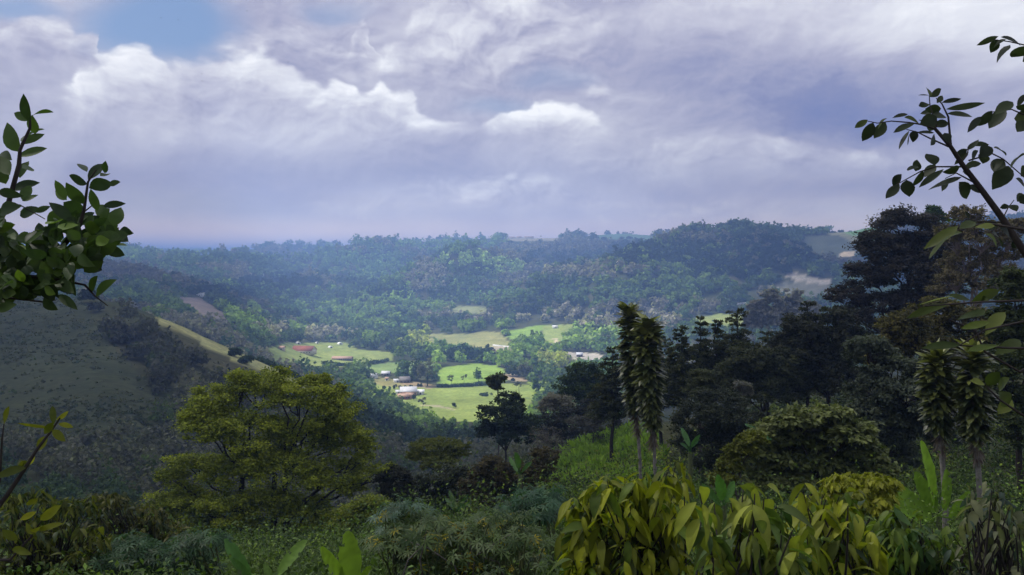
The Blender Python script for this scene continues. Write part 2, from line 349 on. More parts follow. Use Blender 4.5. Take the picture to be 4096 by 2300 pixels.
def lobe_leaves(mb, c, R, n, size, c1, c2, clump=.22, per=14, tpl=RH, up=.5, shell=.55, flat=.6, droop=0.0, lum=.35):
    """leaves gathered in clumps through the outer part of an ellipsoid"""
    m = int(min(max(3, n//per), 46)); d = rnd_dir(m); d[:, 2] = np.where(d[:, 2] < -.6, -d[:, 2]*.6, d[:, 2]); d = nrm(d)
    rad = shell+(1-shell)*rng.random(m)**.6; rad *= 1+.12*rng.normal(size=m)
    cc = c+d*R*rad[:, None]; cs = clump*np.mean(R)*(.6+.8*rng.random(m)); cf = rng.random(m)
    k = rng.integers(0, m, n); off = rng.normal(size=(n, 3))*.55; off[:, 2] *= flat
    pos = cc[k]+off*cs[k, None]
    N = nrm(d[k]*.25+nrm(off)*.55+A3(0, 0, up)+rnd_dir(n)*.5); ax = rnd_dir(n); ax[:, 2] = ax[:, 2]*.5-droop; 
    f = np.clip(.65*cf[k]+.35*rng.random(n), 0, 1); v = np.exp(lum*rng.normal(size=n)*.5)
    scatter(mb, tpl, pos, ax, N, size*(.65+.7*rng.random(n)), mixc(c1, c2, f)*v[:, None])
    return cc
FULL = 1.6
def tree(name, label, cat, u, Y, lobes, n, leaf, c1, c2, r=.2, group=None, bark=None, split=.45, dd=.8, trunks=None, twigs=4, mat=None, **kw):
    b = G(u, Y); root = thing(name, b, label, cat, group); cr = MB(); tk = MB()
    n = int(n*FULL); leaf = leaf*1.22
    vol = np.array([l[2]*l[3] for l in lobes], float); vol /= vol.sum()
    cs = []; Rs = []
    for l in lobes:
        dY = l[4] if len(l) > 4 else rng.uniform(-.6, .6)*l[2]/F*Y
        cs.append(P(l[0], l[1], Y)*(1+dY/Y)); Rs.append(A3(l[2]/F*Y, l[2]/F*Y*dd, l[3]/F*Y))
    top = max(c[2] for c in cs); tpts = []
    for tu in (trunks or [u]):
        bb = G(tu, Y); e = A3(bb[0]+rng.normal()*.1, Y+rng.normal()*.3, bb[2]+(top-bb[2])*split); bb[2] -= .5
        p = bend(bb, e, 8, 0, .012); tube(tk, p, r, r*.5, 9); tpts.append(p)
    for c, R, w in zip(cs, Rs, vol):
        p = min(tpts, key=lambda q: abs(q[-1][0]-c[0])); hz = math.hypot(c[0]-p[-1][0], c[1]-p[-1][1])
        ft = np.clip((c[2]-.75*hz-p[0][2])/max(p[-1][2]-p[0][2], .1), .3, 1)*7; i_ = min(int(ft), 6); e = p[i_]+(p[i_+1]-p[i_])*(ft-i_)
        tube(tk, bend(e, c, 7, rng.uniform(-.02, .10), .03), r*.34, r*.08, 6)
        cc = lobe_leaves(cr, c, R, max(40, int(n*w)), leaf, c1, c2, **kw)
        for q in cc[rng.integers(0, len(cc), twigs)]: tube(tk, bend(c+(e-c)*.25, q, 5, .05, .05), r*.16, r*.04, 5)
    tk.build('trunk', bark or M_BARK, root, b, True); cr.build('crown', mat or M_LEAF, root, b)
    return root
# ------------------------------------------------------------------ ground sheet with its land cover
# land cover patches: outline (bearing, sight height), distance span, albedo
FIELD = [(368, 378), (392, 385), (420, 384), (437, 388), (480, 386), (500, 383), (530, 384), (534, 398), (526, 416), (500, 424), (440, 420), (415, 409), (398, 399), (372, 392)]
HILLF = [(436, 371), (446, 367), (470, 363.5), (496, 365), (508, 373), (506, 381), (480, 385), (458, 387), (440, 385)]
COVER = [
 (FIELD, (600, 1050), (.24, .30, .085)), (HILLF, (700, 1250), (.23, .34, .07)),
 ([(419, 404.3), (436, 405), (455, 409), (454, 410.4), (434, 406.6), (418, 405.6)], (600, 1050), (.40, .36, .24)),
 ([(316, 349.3), (328, 350.3), (333, 353), (331.5, 354), (326, 351.6), (316, 350.6)], (850, 1500), (.58, .54, .46)),
 ([(372, 376), (398, 380), (420, 383), (440, 388), (400, 387), (374, 385)], (700, 1100), (.30, .28, .12)),
 ([(398, 381), (415, 382), (436, 386), (430, 389), (402, 385)], (700, 1100), (.34, .26, .16)),
 ([(500, 374.5), (511, 373), (520, 376), (530, 382), (518, 381), (503, 379)], (700, 1200), (.42, .33, .22)),
 ([(528, 382), (548, 380), (550, 392), (534, 396)], (700, 1100), (.24, .32, .07)),
 ([(262, 350), (285, 343), (345, 342), (360, 350), (395, 352), (392, 362), (350, 367), (300, 366), (268, 364)], (850, 1500), (.25, .30, .10)),
 ([(365, 366), (420, 360), (440, 364), (420, 372), (372, 374)], (850, 1500), (.20, .28, .10)),
 ([(478, 331), (500, 333), (512, 345), (492, 350), (470, 346), (455, 338)], (900, 1700), (.29, .29, .12)),
 ([(430, 334), (470, 334), (480, 342), (450, 347), (425, 342)], (900, 1700), (.28, .29, .12)),
 ([(541, 326), (560, 325), (577, 323), (566, 336), (556, 345), (545, 342)], (900, 1700), (.26, .32, .10)),
 ([(507, 331), (530, 326), (545, 325), (540, 334), (520, 338), (508, 340)], (900, 1700), (.22, .34, .07)),
 ([(493, 345), (509, 347), (514, 351), (508, 352.5), (492, 350)], (900, 1700), (.46, .40, .30)),
 ([(553, 339), (557, 338.5), (558, 343), (555, 344)], (900, 1700), (.60, .50, .36)),
 ([(566, 352), (600, 353), (606, 360), (575, 361)], (850, 1600), (.40, .37, .33)),
 ([(692, 317), (720, 313.5), (766, 315), (770, 322), (740, 328), (700, 326)], (1000, 1700), (.32, .37, .12)),
 ([(784, 274.5), (795, 273), (828, 279), (832, 285), (800, 282.5)], (1200, 2400), (.44, .39, .33)),
 ([(838, 234), (858, 227), (885, 228), (880, 243), (860, 245), (835, 238)], (1700, 3200), (.20, .36, .12)),
 ([(826, 233), (842, 232), (882, 243), (880, 256), (850, 246)], (1500, 3200), (.27, .26, .14)),
 ([(800, 236), (838, 235), (870, 250), (850, 258), (812, 254)], (1500, 3200), (.11, .125, .085)),
 ([(843, 253), (848, 250.5), (853, 252), (854, 257), (836, 257.5)], (1300, 2600), (.68, .55, .38)),
 ([(806, 288), (826, 287), (826, 293), (808, 293)], (1100, 2400), (.34, .46, .10)),
 ([(772, 284), (800, 281), (832, 286), (830, 300), (780, 298)], (1100, 2400), (.19, .19, .15)),
 ([(590, 231), (612, 230), (652, 233), (655, 240), (600, 239)], (1700, 3400), (.14, .22, .14)),
 ([(455, 305), (490, 308), (488, 314), (452, 313)], (1000, 2200), (.25, .27, .13)),
 ([(178, 297), (200, 298), (222, 312), (238, 328), (215, 322), (196, 318)], (600, 1400), (.25, .20, .17)),
 ([(504, 235), (560, 236), (556, 241), (508, 241)], (1700, 3800), (.36, .32, .22)),
 ([(88, 291), (130, 291), (160, 300), (178, 316), (200, 330), (235, 346), (270, 362), (312, 374), (318, 392), (295, 386), (262, 372), (228, 358), (196, 341), (172, 330), (150, 310), (120, 299)], (250, 640), (.30, .30, .14)),
 ([(-90, 296), (60, 288), (86, 302), (108, 338), (138, 372), (166, 402), (160, 432), (120, 446), (60, 445), (-90, 435)], (150, 640), (.060, .068, .038)),
 ([(520, 440), (560, 420), (590, 408), (640, 420), (665, 450), (650, 500), (600, 500), (520, 500)], (45, 160), (.085, .14, .03)),
]
COVER_SLOPE = [c_[0] for c_ in COVER if c_[1] == (150, 640)][0]
uu = np.concatenate([np.arange(-1500, -80, 40.0), np.arange(-80, 1105, 3.0), np.arange(1105, 2601, 40.0)])
ll = np.concatenate([np.arange(math.log(.7), math.log(500), .028), np.arange(math.log(500), math.log(3400), .0085), np.arange(math.log(3400), math.log(14000), .03)])
UUg, LLg = np.meshgrid(uu, ll, indexing='ij'); YYg = np.exp(LLg)
XX = (UUg-U0)/F*YYg; ZZ = hgt(XX, YYg)
VV = V0-ZZ/YYg*F
cover = np.empty(XX.shape+(3,)); nA = fbm(XX/55, YYg/55, 4, 5); nB = fbm(XX/9, YYg/9, 3, 9)
cover[:] = mixc((.045, .060, .028), (.085, .080, .045), np.clip(.5+1.4*nA, 0, 1))
clear = np.zeros(XX.shape)
for poly, (y0, y1), c in COVER:
    wu = 1.2+2.5*(YYg < 500); jit = fbm(XX/14, YYg/14, 3, 77)
    m_ = inpoly(UUg+5*wu*jit, VV+2*wu*jit, poly) & (YYg > y0) & (YYg < y1)
    cc_ = np.asarray(c)[None]*(1+.55*nA[m_]+.45*nB[m_])[:, None]
    cover[m_] = cc_; clear[m_] = 1
gm = MB()
nu, nl = XX.shape; ii = np.arange(nu-1)[:, None]*nl; jj = np.arange(nl-1)[None]
gm.add(np.stack([XX, YYg, ZZ], -1).reshape(-1, 3), np.stack([ii+jj, ii+nl+jj, ii+nl+jj+1, ii+jj+1], -1).reshape(-1, 4), cover.reshape(-1, 3))
bx, by = np.meshgrid(np.linspace(-14, 14, 29), np.linspace(-12, .69, 14), indexing='ij'); nb = bx.shape[1]
ii = np.arange(28)[:, None]*nb; jj = np.arange(nb-1)[None]
gm.add(np.stack([bx, by, -1.72+0*bx], -1).reshape(-1, 3), np.stack([ii+jj, ii+nb+jj, ii+nb+jj+1, ii+jj+1], -1).reshape(-1, 4), (.06, .06, .03))
mg, q = new_mat('ground_cover')
a_ = q.new('ShaderNodeAttribute', attribute_name='col').outputs['Color']
ob = q.new('ShaderNodeTexCoord').outputs['Object']
n1 = q.noise(ob, .35, 6, .65).outputs['Fac']; n2 = q.noise(ob, .05, 5, .6).outputs['Fac']
a_ = q.mix(1.0, a_, q.ramp(n1, [(.3, (.62, .62, .62)), (.7, (1.25, 1.25, 1.2))]), 'MULTIPLY')
a_ = q.mix(1.0, a_, q.ramp(n2, [(.3, (.8, .85, .85)), (.7, (1.15, 1.1, 1.05))]), 'MULTIPLY')
pb = q.new('ShaderNodeBsdfPrincipled'); q.put(pb.inputs['Base Color'], a_); pb.inputs['Roughness'].default_value = 1; pb.inputs['Specular IOR Level'].default_value = 0
o_ = q.new('ShaderNodeOutputMaterial'); mg.node_tree.links.new(pb.outputs[0], o_.inputs[0])
tag(gm.build('terrain', mg, smooth=True), kind='structure')

# ------------------------------------------------------------------ unseen cloud deck, added and shaped to shade the near slopes and far ridge
CZ = 1700.0
def thick(x, y):
    """optical thickness of the cover, 0..1, over the ground point it shades"""
    yy = np.maximum(y, 1); u = U0+F*x/yy
    w = fbm(x/260, y/260, 4, 91); u2 = u+160*w; Y2 = yy*(1+.5*w)
    d = np.full(x.shape, .96)  # holes below are placed to let sun onto chosen ground
    hole = ss(Y2, 520, 640)*(1-ss(Y2, 1750, 2100))*ss(u2, 190, 260)*(1-ss(u2, 640, 820))
    hole = np.maximum(hole, .75*ss(Y2, 1150, 1300)*(1-ss(Y2, 1500, 1650))*ss(u2, 600, 680)*(1-ss(u2, 790, 840)))
    hole = np.maximum(hole, .5*ss(Y2, 1900, 2100)*ss(u2, 820, 850))
    hole = np.maximum(hole, .6*ss(Y2, 1900, 2500)*(1-ss(u2, 560, 680)))
    hole = np.maximum(hole, .35*ss(Y2, 250, 330)*ss(u2, 130, 200)*(1-ss(u2, 300, 340))*(1-ss(Y2, 480, 520)))
    hole = np.maximum(hole, .48*ss(Y2, 1300, 1500)*ss(u2, 380, 460)*(1-.6*ss(u2, 690, 740)))
    near = .40*(1-ss(Y2, 75, 110))*ss(x, -60, 0)*(y > -60)
    near = np.maximum(near, .28*(1-ss(Y2, 75, 110))*(y > -60))
    hole = np.maximum(hole, near)
    return d*(1-hole)
gx, gy = np.meshgrid(np.linspace(-4200, 3600, 130), np.linspace(-1600, 4700, 150), indexing='ij')
kx, ky = sd.x/sd.z, sd.y/sd.z
sy = gy-ky*CZ; sxx = gx-kx*CZ          # ground point (near eye level) shaded by this part of the cover
fall = -np.interp(sy, [0, 100, 600, 1000, 1500, 2000], [10, 30, 120, 125, 70, -20])
dens = thick(gx-kx*(CZ-fall), gy-ky*(CZ-fall))
keep = np.zeros(gx.shape)
lump = fbm(gx/420, gy/420, 4, 17)
tz = CZ+90+260*dens*(.6+1.2*lump); bz = CZ-40*dens*(1+fbm(gx/200, gy/200, 3, 29))
cm = MB(); n0, n1_ = gx.shape; ii = np.arange(n0-1)[:, None]*n1_; jj = np.arange(n1_-1)[None]
qd = np.stack([ii+jj, ii+n1_+jj, ii+n1_+jj+1, ii+jj+1], -1).reshape(-1, 4); nv = gx.size
Vt = np.stack([gx, gy, tz], -1).reshape(-1, 3); Vb = np.stack([gx, gy, bz], -1).reshape(-1, 3)
rim = np.concatenate([np.arange(n1_), np.arange(1, n0)*n1_+n1_-1, (n0-1)*n1_+np.arange(n1_-2, -1, -1), np.arange(n0-2, 0, -1)*n1_])
r2 = np.roll(rim, -1)
C2 = np.repeat(dens.reshape(-1, 1), 3, 1)
cm.add(np.concatenate([Vt, Vb]), np.concatenate([qd, qd[:, ::-1]+nv, np.stack([rim, r2, r2+nv, rim+nv], -1)]), np.concatenate([C2, C2]))
mc, q = new_mat('shade_cloud_vapour')
dn = q.new('ShaderNodeAttribute', attribute_name='col').outputs['Fac']
trn = q.new('ShaderNodeBsdfTransparent'); tb = q.new('ShaderNodeBsdfTranslucent'); tb.inputs[0].default_value = (.62, .63, .66, 1)
msh = q.new('ShaderNodeMixShader'); q.put(msh.inputs[0], q.m('SUBTRACT', 1.0, q.m('SQRT', q.m('SUBTRACT', 1.0, dn))))
mc.node_tree.links.new(trn.outputs[0], msh.inputs[1]); mc.node_tree.links.new(tb.outputs[0], msh.inputs[2])
o_ = q.new('ShaderNodeOutputMaterial'); mc.node_tree.links.new(msh.outputs[0], o_.inputs[0])
tag(cm.build('shade_clouds', mc, smooth=True), kind='stuff')

# ------------------------------------------------------------------ haze: one even box of air
hb = MB(); x0, x1, y0, y1, z0, z1 = -9000, 9000, -100, 14300, -330, 150
hb.add([(x0, y0, z0), (x1, y0, z0), (x1, y1, z0), (x0, y1, z0), (x0, y0, z1), (x1, y0, z1), (x1, y1, z1), (x0, y1, z1)],
       [(0, 3, 2, 1), (4, 5, 6, 7), (0, 1, 5, 4), (1, 2, 6, 5), (2, 3, 7, 6), (3, 0, 4, 7)])
mh, q = new_mat('haze_air')
pv = q.new('ShaderNodeVolumePrincipled'); pv.inputs['Color'].default_value = (.33, .52, .98, 1); pv.inputs['Density'].default_value = .00031
pv.inputs['Anisotropy'].default_value = .25
o_ = q.new('ShaderNodeOutputMaterial'); mh.node_tree.links.new(pv.outputs[0], o_.inputs['Volume'])
tag(hb.build('haze', mh), kind='stuff')

# ------------------------------------------------------------------ far and middle woods (a mass nobody could count)
vis_u = np.arange(-30, 1060, 4.0); fl_ = np.linspace(math.log(430), math.log(9000), 900)
def far_crowns(n, umin, umax, ymin, ymax, seed):
    r = np.random.default_rng(seed); us = r.uniform(umin, umax, n*3); out = []
    l_ = np.linspace(math.log(ymin), math.log(ymax), 500); Yl = np.exp(l_)
    cols_ = {}
    for u in us:
        k = int(u//4)
        if k not in cols_:
            uu_ = k*4+2.0; z_ = hgt((uu_-U0)/F*Yl, Yl); v_ = V0-z_/Yl*F
            run = np.minimum.accumulate(v_); dv = np.maximum(-np.diff(run, prepend=run[0]), 0)+.012
            cols_[k] = np.cumsum(dv)
        cdf = cols_[k]; j = np.searchsorted(cdf, r.random()*cdf[-1]); out.append((u, Yl[min(j, 499)]*(1+.006*r.normal())))
        if len(out) >= n: break
    return np.array(out)
NOTREE = [c for c in COVER]
def in_clear(u, Y, grow=0):
    x = (u-U0)/F*Y; v = V0-hgt(x, Y)/Y*F; r = np.zeros(u.shape, bool)
    for poly, (y0_, y1_), c in COVER: r |= inpoly(u, v, poly) & (Y > y0_) & (Y < y1_)
    return r, v
GB, LG_, DKB, MDG, OLV = ((.17, .155, .13), (.26, .24, .20)), ((.18, .25, .09), (.28, .36, .12)), ((.016, .030, .020), (.030, .048, .030)), ((.085, .145, .05), (.14, .21, .07)), ((.21, .24, .07), (.30, .31, .11))
FARP = [(590, 322, 70, 10, *GB), (660, 312, 60, 7, *GB), (640, 330, 40, 10, *GB), (430, 296, 70, 5, *DKB), (540, 293, 60, 5, *DKB), (600, 298, 45, 9, *MDG), (505, 300, 40, 6, *MDG), (500, 270, 26, 8, *LG_), (470, 262, 30, 6, *LG_), (425, 280, 24, 14, *GB), (385, 270, 30, 8, *MDG),  # some dark patches paint ridge shade, some pale ones lit flanks
 (560, 262, 40, 8, *DKB), (600, 275, 60, 7, *GB), (660, 255, 50, 14, *DKB), (745, 262, 70, 22, *DKB), (700, 292, 50, 8, *MDG), (790, 296, 40, 6, *GB), (640, 240, 40, 5, *GB), (450, 247, 50, 6, *MDG), (350, 262, 40, 8, *MDG), (280, 285, 40, 8, *DKB), (230, 296, 30, 6, *DKB), (300, 316, 40, 6, *MDG),
 (430, 345, 30, 8, *OLV), (470, 352, 30, 7, *MDG), (520, 335, 26, 6, *LG_), (540, 352, 40, 6, *MDG), (590, 342, 36, 8, *LG_), (620, 350, 30, 8, *MDG), (575, 366, 30, 8, *OLV), (600, 376, 26, 8, *MDG), (470, 360, 26, 4, *DKB), (330, 338, 26, 6, *GB), (270, 338, 20, 6, *GB), (440, 318, 22, 5, *GB), (480, 318, 14, 8, *GB), (404, 330, 14, 6, *MDG)]
def hue(u, v, Y, r, x):
    """tree colour by place, with painted ridge shade and sunlit tones: dark wood, grey-green, olive, yellow-green groves"""
    n = len(u); k = r.random(n); patch = .8*fbm(x/260, Y/260, 3, 64)+.5*fbm(x/70, Y/70, 3, 65)
    c = mixc((.042, .075, .034), (.105, .145, .055), k)
    c *= np.clip(1+1.6*fbm(x/420, Y/420, 3, 99), .5, 1.7)[:, None]
    s = patch > .09; c[s] = mixc((.12, .18, .05), (.18, .25, .065), k[s])
    s = patch < -.10; c[s] = mixc((.12, .115, .085), (.17, .155, .12), k[s])
    for (a, b, ru, rv, ca, cb) in FARP:
        s = (((u-a)/ru)**2+((v-b)/rv)**2 < 1+.8*fbm(x/90, Y/90, 2, 12)) & (r.random(n) < .85); c[s] = mixc(ca, cb, k[s])
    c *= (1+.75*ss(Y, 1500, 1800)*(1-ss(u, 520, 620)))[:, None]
    s = (Y < 1500) & (v > 318); c[s] *= 1.6  # valley crowns lightened in colour to look sunlit
    s = (k > .93) & (Y < 1900); c[s] = (.14, .20, .05)
    for (a, b, ru, rv) in [(367, 306, 15, 5), (352, 315, 20, 6), (362, 325, 15, 5), (300, 333, 10, 6), (373, 342, 10, 6), (278, 300, 7, 2), (330, 309, 12, 3), (460, 332, 12, 3), (250, 311, 10, 3), (260, 318, 9, 3)]:
        s = ((u-a)/ru)**2+((v-b)/rv)**2 < 1; c[s] = mixc((.19, .29, .06), (.27, .36, .08), k[s])
    return c
def woods(n, us, ys, seed, quads, px, leafpx, name, hmin=2.5, hmax=15):
    r = np.random.default_rng(seed); p = far_crowns(n, us[0], us[1], ys[0], ys[1], seed); u, Y = p[:, 0], p[:, 1]
    bad, v = in_clear(u, Y)
    for dv_ in ((4, 8, 12, 17, 22) if ys[1] < 500 else (3, 6)):
        for poly, (y0_, y1_), c_ in (COVER if ys[1] > 500 else [q_ for q_ in COVER if q_[1] == (250, 640)]): bad |= inpoly(u, v-dv_, poly) & (Y < y1_) & (Y > y0_*.8)
    keep_ = ~bad | (r.random(len(u)) < (.05 if ys[1] < 500 else .02)); u, Y, v = u[keep_], Y[keep_], v[keep_]
    x = (u-U0)/F*Y; z = hgt(x, Y); n = len(u)
    R = np.clip(px/F*Y*(.55+.8*r.random(n)), hmin, hmax)*.5; Hh = R*(.8+.7*r.random(n))
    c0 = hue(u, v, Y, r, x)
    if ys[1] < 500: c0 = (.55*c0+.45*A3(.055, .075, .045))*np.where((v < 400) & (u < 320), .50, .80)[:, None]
    m = MB(); K = quads; idx = np.repeat(np.arange(n), K); N_ = n*K
    d = nrm(r.normal(size=(N_, 3))); d[:, 2] = np.abs(d[:, 2])*1.0-.25; d = nrm(d)
    lob = 1+.28*np.sin(3*np.arctan2(d[:, 1], d[:, 0])+idx*1.7)+.15*r.normal(size=N_)
    pos = np.stack([x, Y, z+Hh*.75], 1)[idx]+d*np.stack([R, R, Hh], 1)[idx]*(lob*(.72+.28*r.random(N_)))[:, None]
    Nn = nrm(d*.8+nrm(r.normal(size=(N_, 3)))*.7+A3(0, 0, .3)); ax = nrm(r.normal(size=(N_, 3)))
    c = c0[idx]*np.exp(.28*r.normal(size=N_))[:, None]
    scatter(m, CL, pos, ax, Nn, np.clip(leafpx/F*Y, .35, 9)[idx]*(.6+.8*r.random(N_)), c)
    tag(m.build(name, M_FAR), kind='stuff')
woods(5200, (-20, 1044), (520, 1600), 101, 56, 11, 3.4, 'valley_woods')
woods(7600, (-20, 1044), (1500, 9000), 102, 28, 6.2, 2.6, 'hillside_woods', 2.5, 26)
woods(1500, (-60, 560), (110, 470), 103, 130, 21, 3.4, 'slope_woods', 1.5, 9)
r = np.random.default_rng(44); n = 26000; u = r.uniform(-80, 250, n); Y = np.exp(r.uniform(math.log(150), math.log(440), n)); x = (u-U0)/F*Y; z = hgt(x, Y); v = V0-z/Y*F
k_ = inpoly(u+8*fbm(x/20, Y/20, 2, 6), v, COVER_SLOPE) & (r.random(n) < np.clip(.28+1.6*fbm(x/34, Y/34, 3, 19), .03, 1)); x, Y, z = x[k_], Y[k_], z[k_]; n = len(x); K = 9; idx = np.repeat(np.arange(n), K)
hs = (.25+.9*r.random(n)**2)*np.clip(1+1.5*fbm(x/40, Y/40, 2, 21), .4, 2); pos = np.stack([x, Y, z], 1)[idx]+r.normal(size=(n*K, 3))*np.stack([hs, hs, hs*.35], 1)[idx]*.55; pos[:, 2] += .2*hs[idx]
c0 = mixc((.046, .058, .032), (.092, .092, .052), np.clip(.5+1.5*fbm(x/25, Y/25, 3, 57)+.3*r.normal(size=n), 0, 1)); gsel = r.random(n) < .2; c0[gsel] = mixc((.035, .055, .026), (.07, .09, .035), r.random(gsel.sum()))
m = MB(); scatter(m, CL, pos, nrm(r.normal(size=(n*K, 3))), nrm(A3(0, 0, .6)+.7*r.normal(size=(n*K, 3))), (.45*hs+.25)[idx]*(.6+.7*r.random(n*K)), c0[idx]*np.exp(.18*r.normal(size=n*K))[:, None])
tag(m.build('hillside_shrubbery', M_FAR), kind='stuff')
# ================================================================== farm buildings in the valley
def solveY(u, v, y0, y1):
    Y = np.exp(np.linspace(math.log(y0), math.log(y1), 700)); x = (u-U0)/F*Y
    vv = V0-hgt(x, Y)/Y*F; return float(Y[np.argmin(np.abs(vv-v))])
M_WHITE = solid_mat('white_paint', (.80, .80, .78), .7, .08, .4)
M_METAL = solid_mat('pale_roof_sheet', (.62, .63, .65), .5, .18, .5)
M_RUST = solid_mat('red_roof_tiles', (.36, .13, .09), .9, .3, .6)
M_TAN = solid_mat('clay_roof_tiles', (.50, .33, .24), .9, .25, .6)
M_GREYR = solid_mat('weathered_roof', (.23, .21, .20), .9, .35, .5)
M_PINK = solid_mat('pink_wall', (.48, .27, .22), .9, .2, .5)
M_CREAM = solid_mat('cream_wall', (.62, .56, .46), .9, .15, .5)
M_BRICK = solid_mat('brick_wall', (.36, .16, .11), .9, .3, .5)
M_DARKW = solid_mat('dark_opening', (.03, .03, .035), .4, .2, .5)
M_TENT = solid_mat('white_sheeting', (.82, .82, .80), .6, .06, .3)
def boxm(m, x0, x1, y0, y1, z0, z1):
    V = [(x0, y0, z0), (x1, y0, z0), (x1, y1, z0), (x0, y1, z0), (x0, y0, z1), (x1, y0, z1), (x1, y1, z1), (x0, y1, z1)]
    m.add(V, [(0, 3, 2, 1), (4, 5, 6, 7), (0, 1, 5, 4), (1, 2, 6, 5), (2, 3, 7, 6), (3, 0, 4, 7)])
def house(label, u, v, wpx, wh, rise, depth, wallm, roofm, yaw=0, cat='house', ys=(700, 3500), mono=False, name='farmhouse', nwin=3, group=None, Y=None):
    Y = Y or solveY(u, v, *ys); b = G(u, Y); w = wpx/F*Y*.5; d = depth*.5
    r = thing(name, b, label, cat, group); r.rotation_euler.z = math.radians(yaw)
    m = MB(); boxm(m, -w, w, -d, d, -2, wh)
    if not mono: m.add([(-w, -d, wh), (-w, d, wh), (-w, 0, wh+rise), (w, -d, wh), (w, 0, wh+rise), (w, d, wh)], [(0, 2, 1), (3, 5, 4)])
    wl = m.build('wall', wallm, r)
    m = MB(); e = .6; k = rise/d*e
    if mono:
        V = [(-w-e, -d-e, wh+.05), (w+e, -d-e, wh+.05), (w+e, d+e, wh+rise), (-w-e, d+e, wh+rise)]
        m.add(V+[(a, b_, c+.18) for a, b_, c in V], [(3, 2, 1, 0), (4, 5, 6, 7), (0, 1, 5, 4), (1, 2, 6, 5), (2, 3, 7, 6), (3, 0, 4, 7)])
    else:
        for sg in (-1, 1):
            V = [(-w-e, sg*(d+e), wh-k), (w+e, sg*(d+e), wh-k), (w+e, 0, wh+rise+.02), (-w-e, 0, wh+rise+.02)]
            m.add(V+[(a, b_, c+.18) for a, b_, c in V], [(3, 2, 1, 0), (4, 5, 6, 7), (0, 1, 5, 4), (1, 2, 6, 5), (2, 3, 7, 6), (3, 0, 4, 7)])
    m.build('roof', roofm, r)
    for i in range(nwin):
        x = -w+2*w*(i+.5)/nwin; m = MB()
        if i == nwin//2: boxm(m, x-.6, x+.6, -d-.03, -d+.1, 0, 2.1); m.build('door', M_DARKW, r)
        else: boxm(m, x-.7, x+.7, -d-.03, -d+.1, 1.0, 2.1); m.build('window', M_DARKW, r)
    return r
house('long farmhouse with a wide pale metal roof beside the green field', 408.5, 394.5, 16, 3.4, 3.2, 11, M_PINK, M_METAL, 8, mono=True, nwin=5)
house('small white-roofed annex at the right end of the long metal-roofed farmhouse', 420.5, 394, 7, 2.6, 1.2, 7, M_WHITE, M_WHITE, 6, mono=True, nwin=1)
house('low clay-roofed brick cottage in front of the metal-roofed farmhouse', 403, 398.8, 10, 2.8, 2.0, 8, M_BRICK, M_TAN, 12)
house('pinkish brick cottage with white door end in front of the metal-roofed farmhouse', 410, 398, 7, 3.2, 1.6, 7, M_PINK, M_TAN, -10, nwin=1)
house('small white shed left of the metal-roofed farmhouse', 398.5, 394, 5, 2.4, 1.0, 5, M_WHITE, M_METAL, 10, mono=True, nwin=1, name='shed', cat='shed')
house('old barn with a weathered grey roof at the edge of the pasture', 404.5, 382.3, 10, 2.8, 3.2, 9, M_GREYR, M_GREYR, 14, name='barn', cat='barn')
house('low white lean-to on the left of the weathered grey barn', 397, 382, 6, 2.0, .8, 6, M_WHITE, M_METAL, 14, mono=True, nwin=1, name='shed', cat='shed')
house('white house with a bright pale roof under the dark trees', 372.5, 378, 9, 3, 2.2, 9, M_WHITE, M_METAL, -12)
house('grey-roofed house standing behind the white house by the dark trees', 386, 375.3, 8, 2.8, 2.0, 8, M_GREYR, M_METAL, -6)
house('tiny white shed alone at the top of the pasture', 387, 380.3, 3, 2.2, 1, 4, M_WHITE, M_TAN, 0, nwin=1, name='shed', cat='shed')
house('large farm building with a long red tiled roof', 304, 353, 21, 4, 5.0, 17, M_CREAM, M_RUST, -10, ys=(800, 2500), name='farm_building', cat='farm building', nwin=7)
house('small orange-roofed house left of the long red roof', 282, 350, 5, 2.8, 2, 8, M_CREAM, M_TAN, 0, ys=(800, 2500), nwin=1)
house('long low shed with a pinkish pale roof near the lawn', 342.5, 359.8, 20, 2.2, 2.2, 9, M_GREYR, M_TAN, -6, ys=(800, 2500), name='shed', cat='shed', nwin=9)
for (a, b_, w_, lb) in [(298, 344, 5, 'white polytunnel left of and behind the long red roof'), (317, 343.3, 3.2, 'small white polytunnel at the right end of the long red roof'),
                        (330.5, 347.8, 4.2, 'white polytunnel by the curved drive on the lawn'), (340, 344.3, 4.6, 'white polytunnel furthest along the lawn, near the trees')]:
    Y = solveY(a, b_, 800, 2500); bb = G(a, Y); r = thing('polytunnel', bb, lb, 'polytunnel', 'white polytunnels on the farm lawn'); r.rotation_euler.z = .5
    w = w_/F*Y*.5; th = np.linspace(0, math.pi, 9); m = MB(); V = [(w*math.cos(t_), yy_, w*.95*math.sin(t_)-.2) for yy_ in (-w*1.3, w*1.3) for t_ in th]
    m.add(V, [(i, i+1, i+10, i+9) for i in range(8)]); m.add(V[:9], [tuple(range(9))]); m.add(V[9:], [tuple(range(8, -1, -1))])
    m.build('cover', M_TENT, r); m = MB(); boxm(m, -.8, .8, -w*1.3-.05, -w*1.3+.05, 0, 2); m.build('door', M_DARKW, r)
house('house with a tan roof among trees above the valley floor', 322, 325.5, 8, 3.4, 4, 13, M_CREAM, M_TAN, 10, ys=(900, 3000))
house('pale pink house just below the tan-roofed house among the trees', 319.3, 330, 5, 3.2, 2.2, 8, M_PINK, M_TAN, 0, ys=(900, 3000))
house('narrow pink house half hidden beside a bright green grove', 342, 330, 3, 3.4, 2.4, 9, M_PINK, M_METAL, 20, ys=(900, 3000), nwin=1)
house('pink house at the edge of the trees above the bright green grove', 393, 309, 4, 4, 3, 12, M_CREAM, M_TAN, 0, ys=(900, 3500), nwin=1)
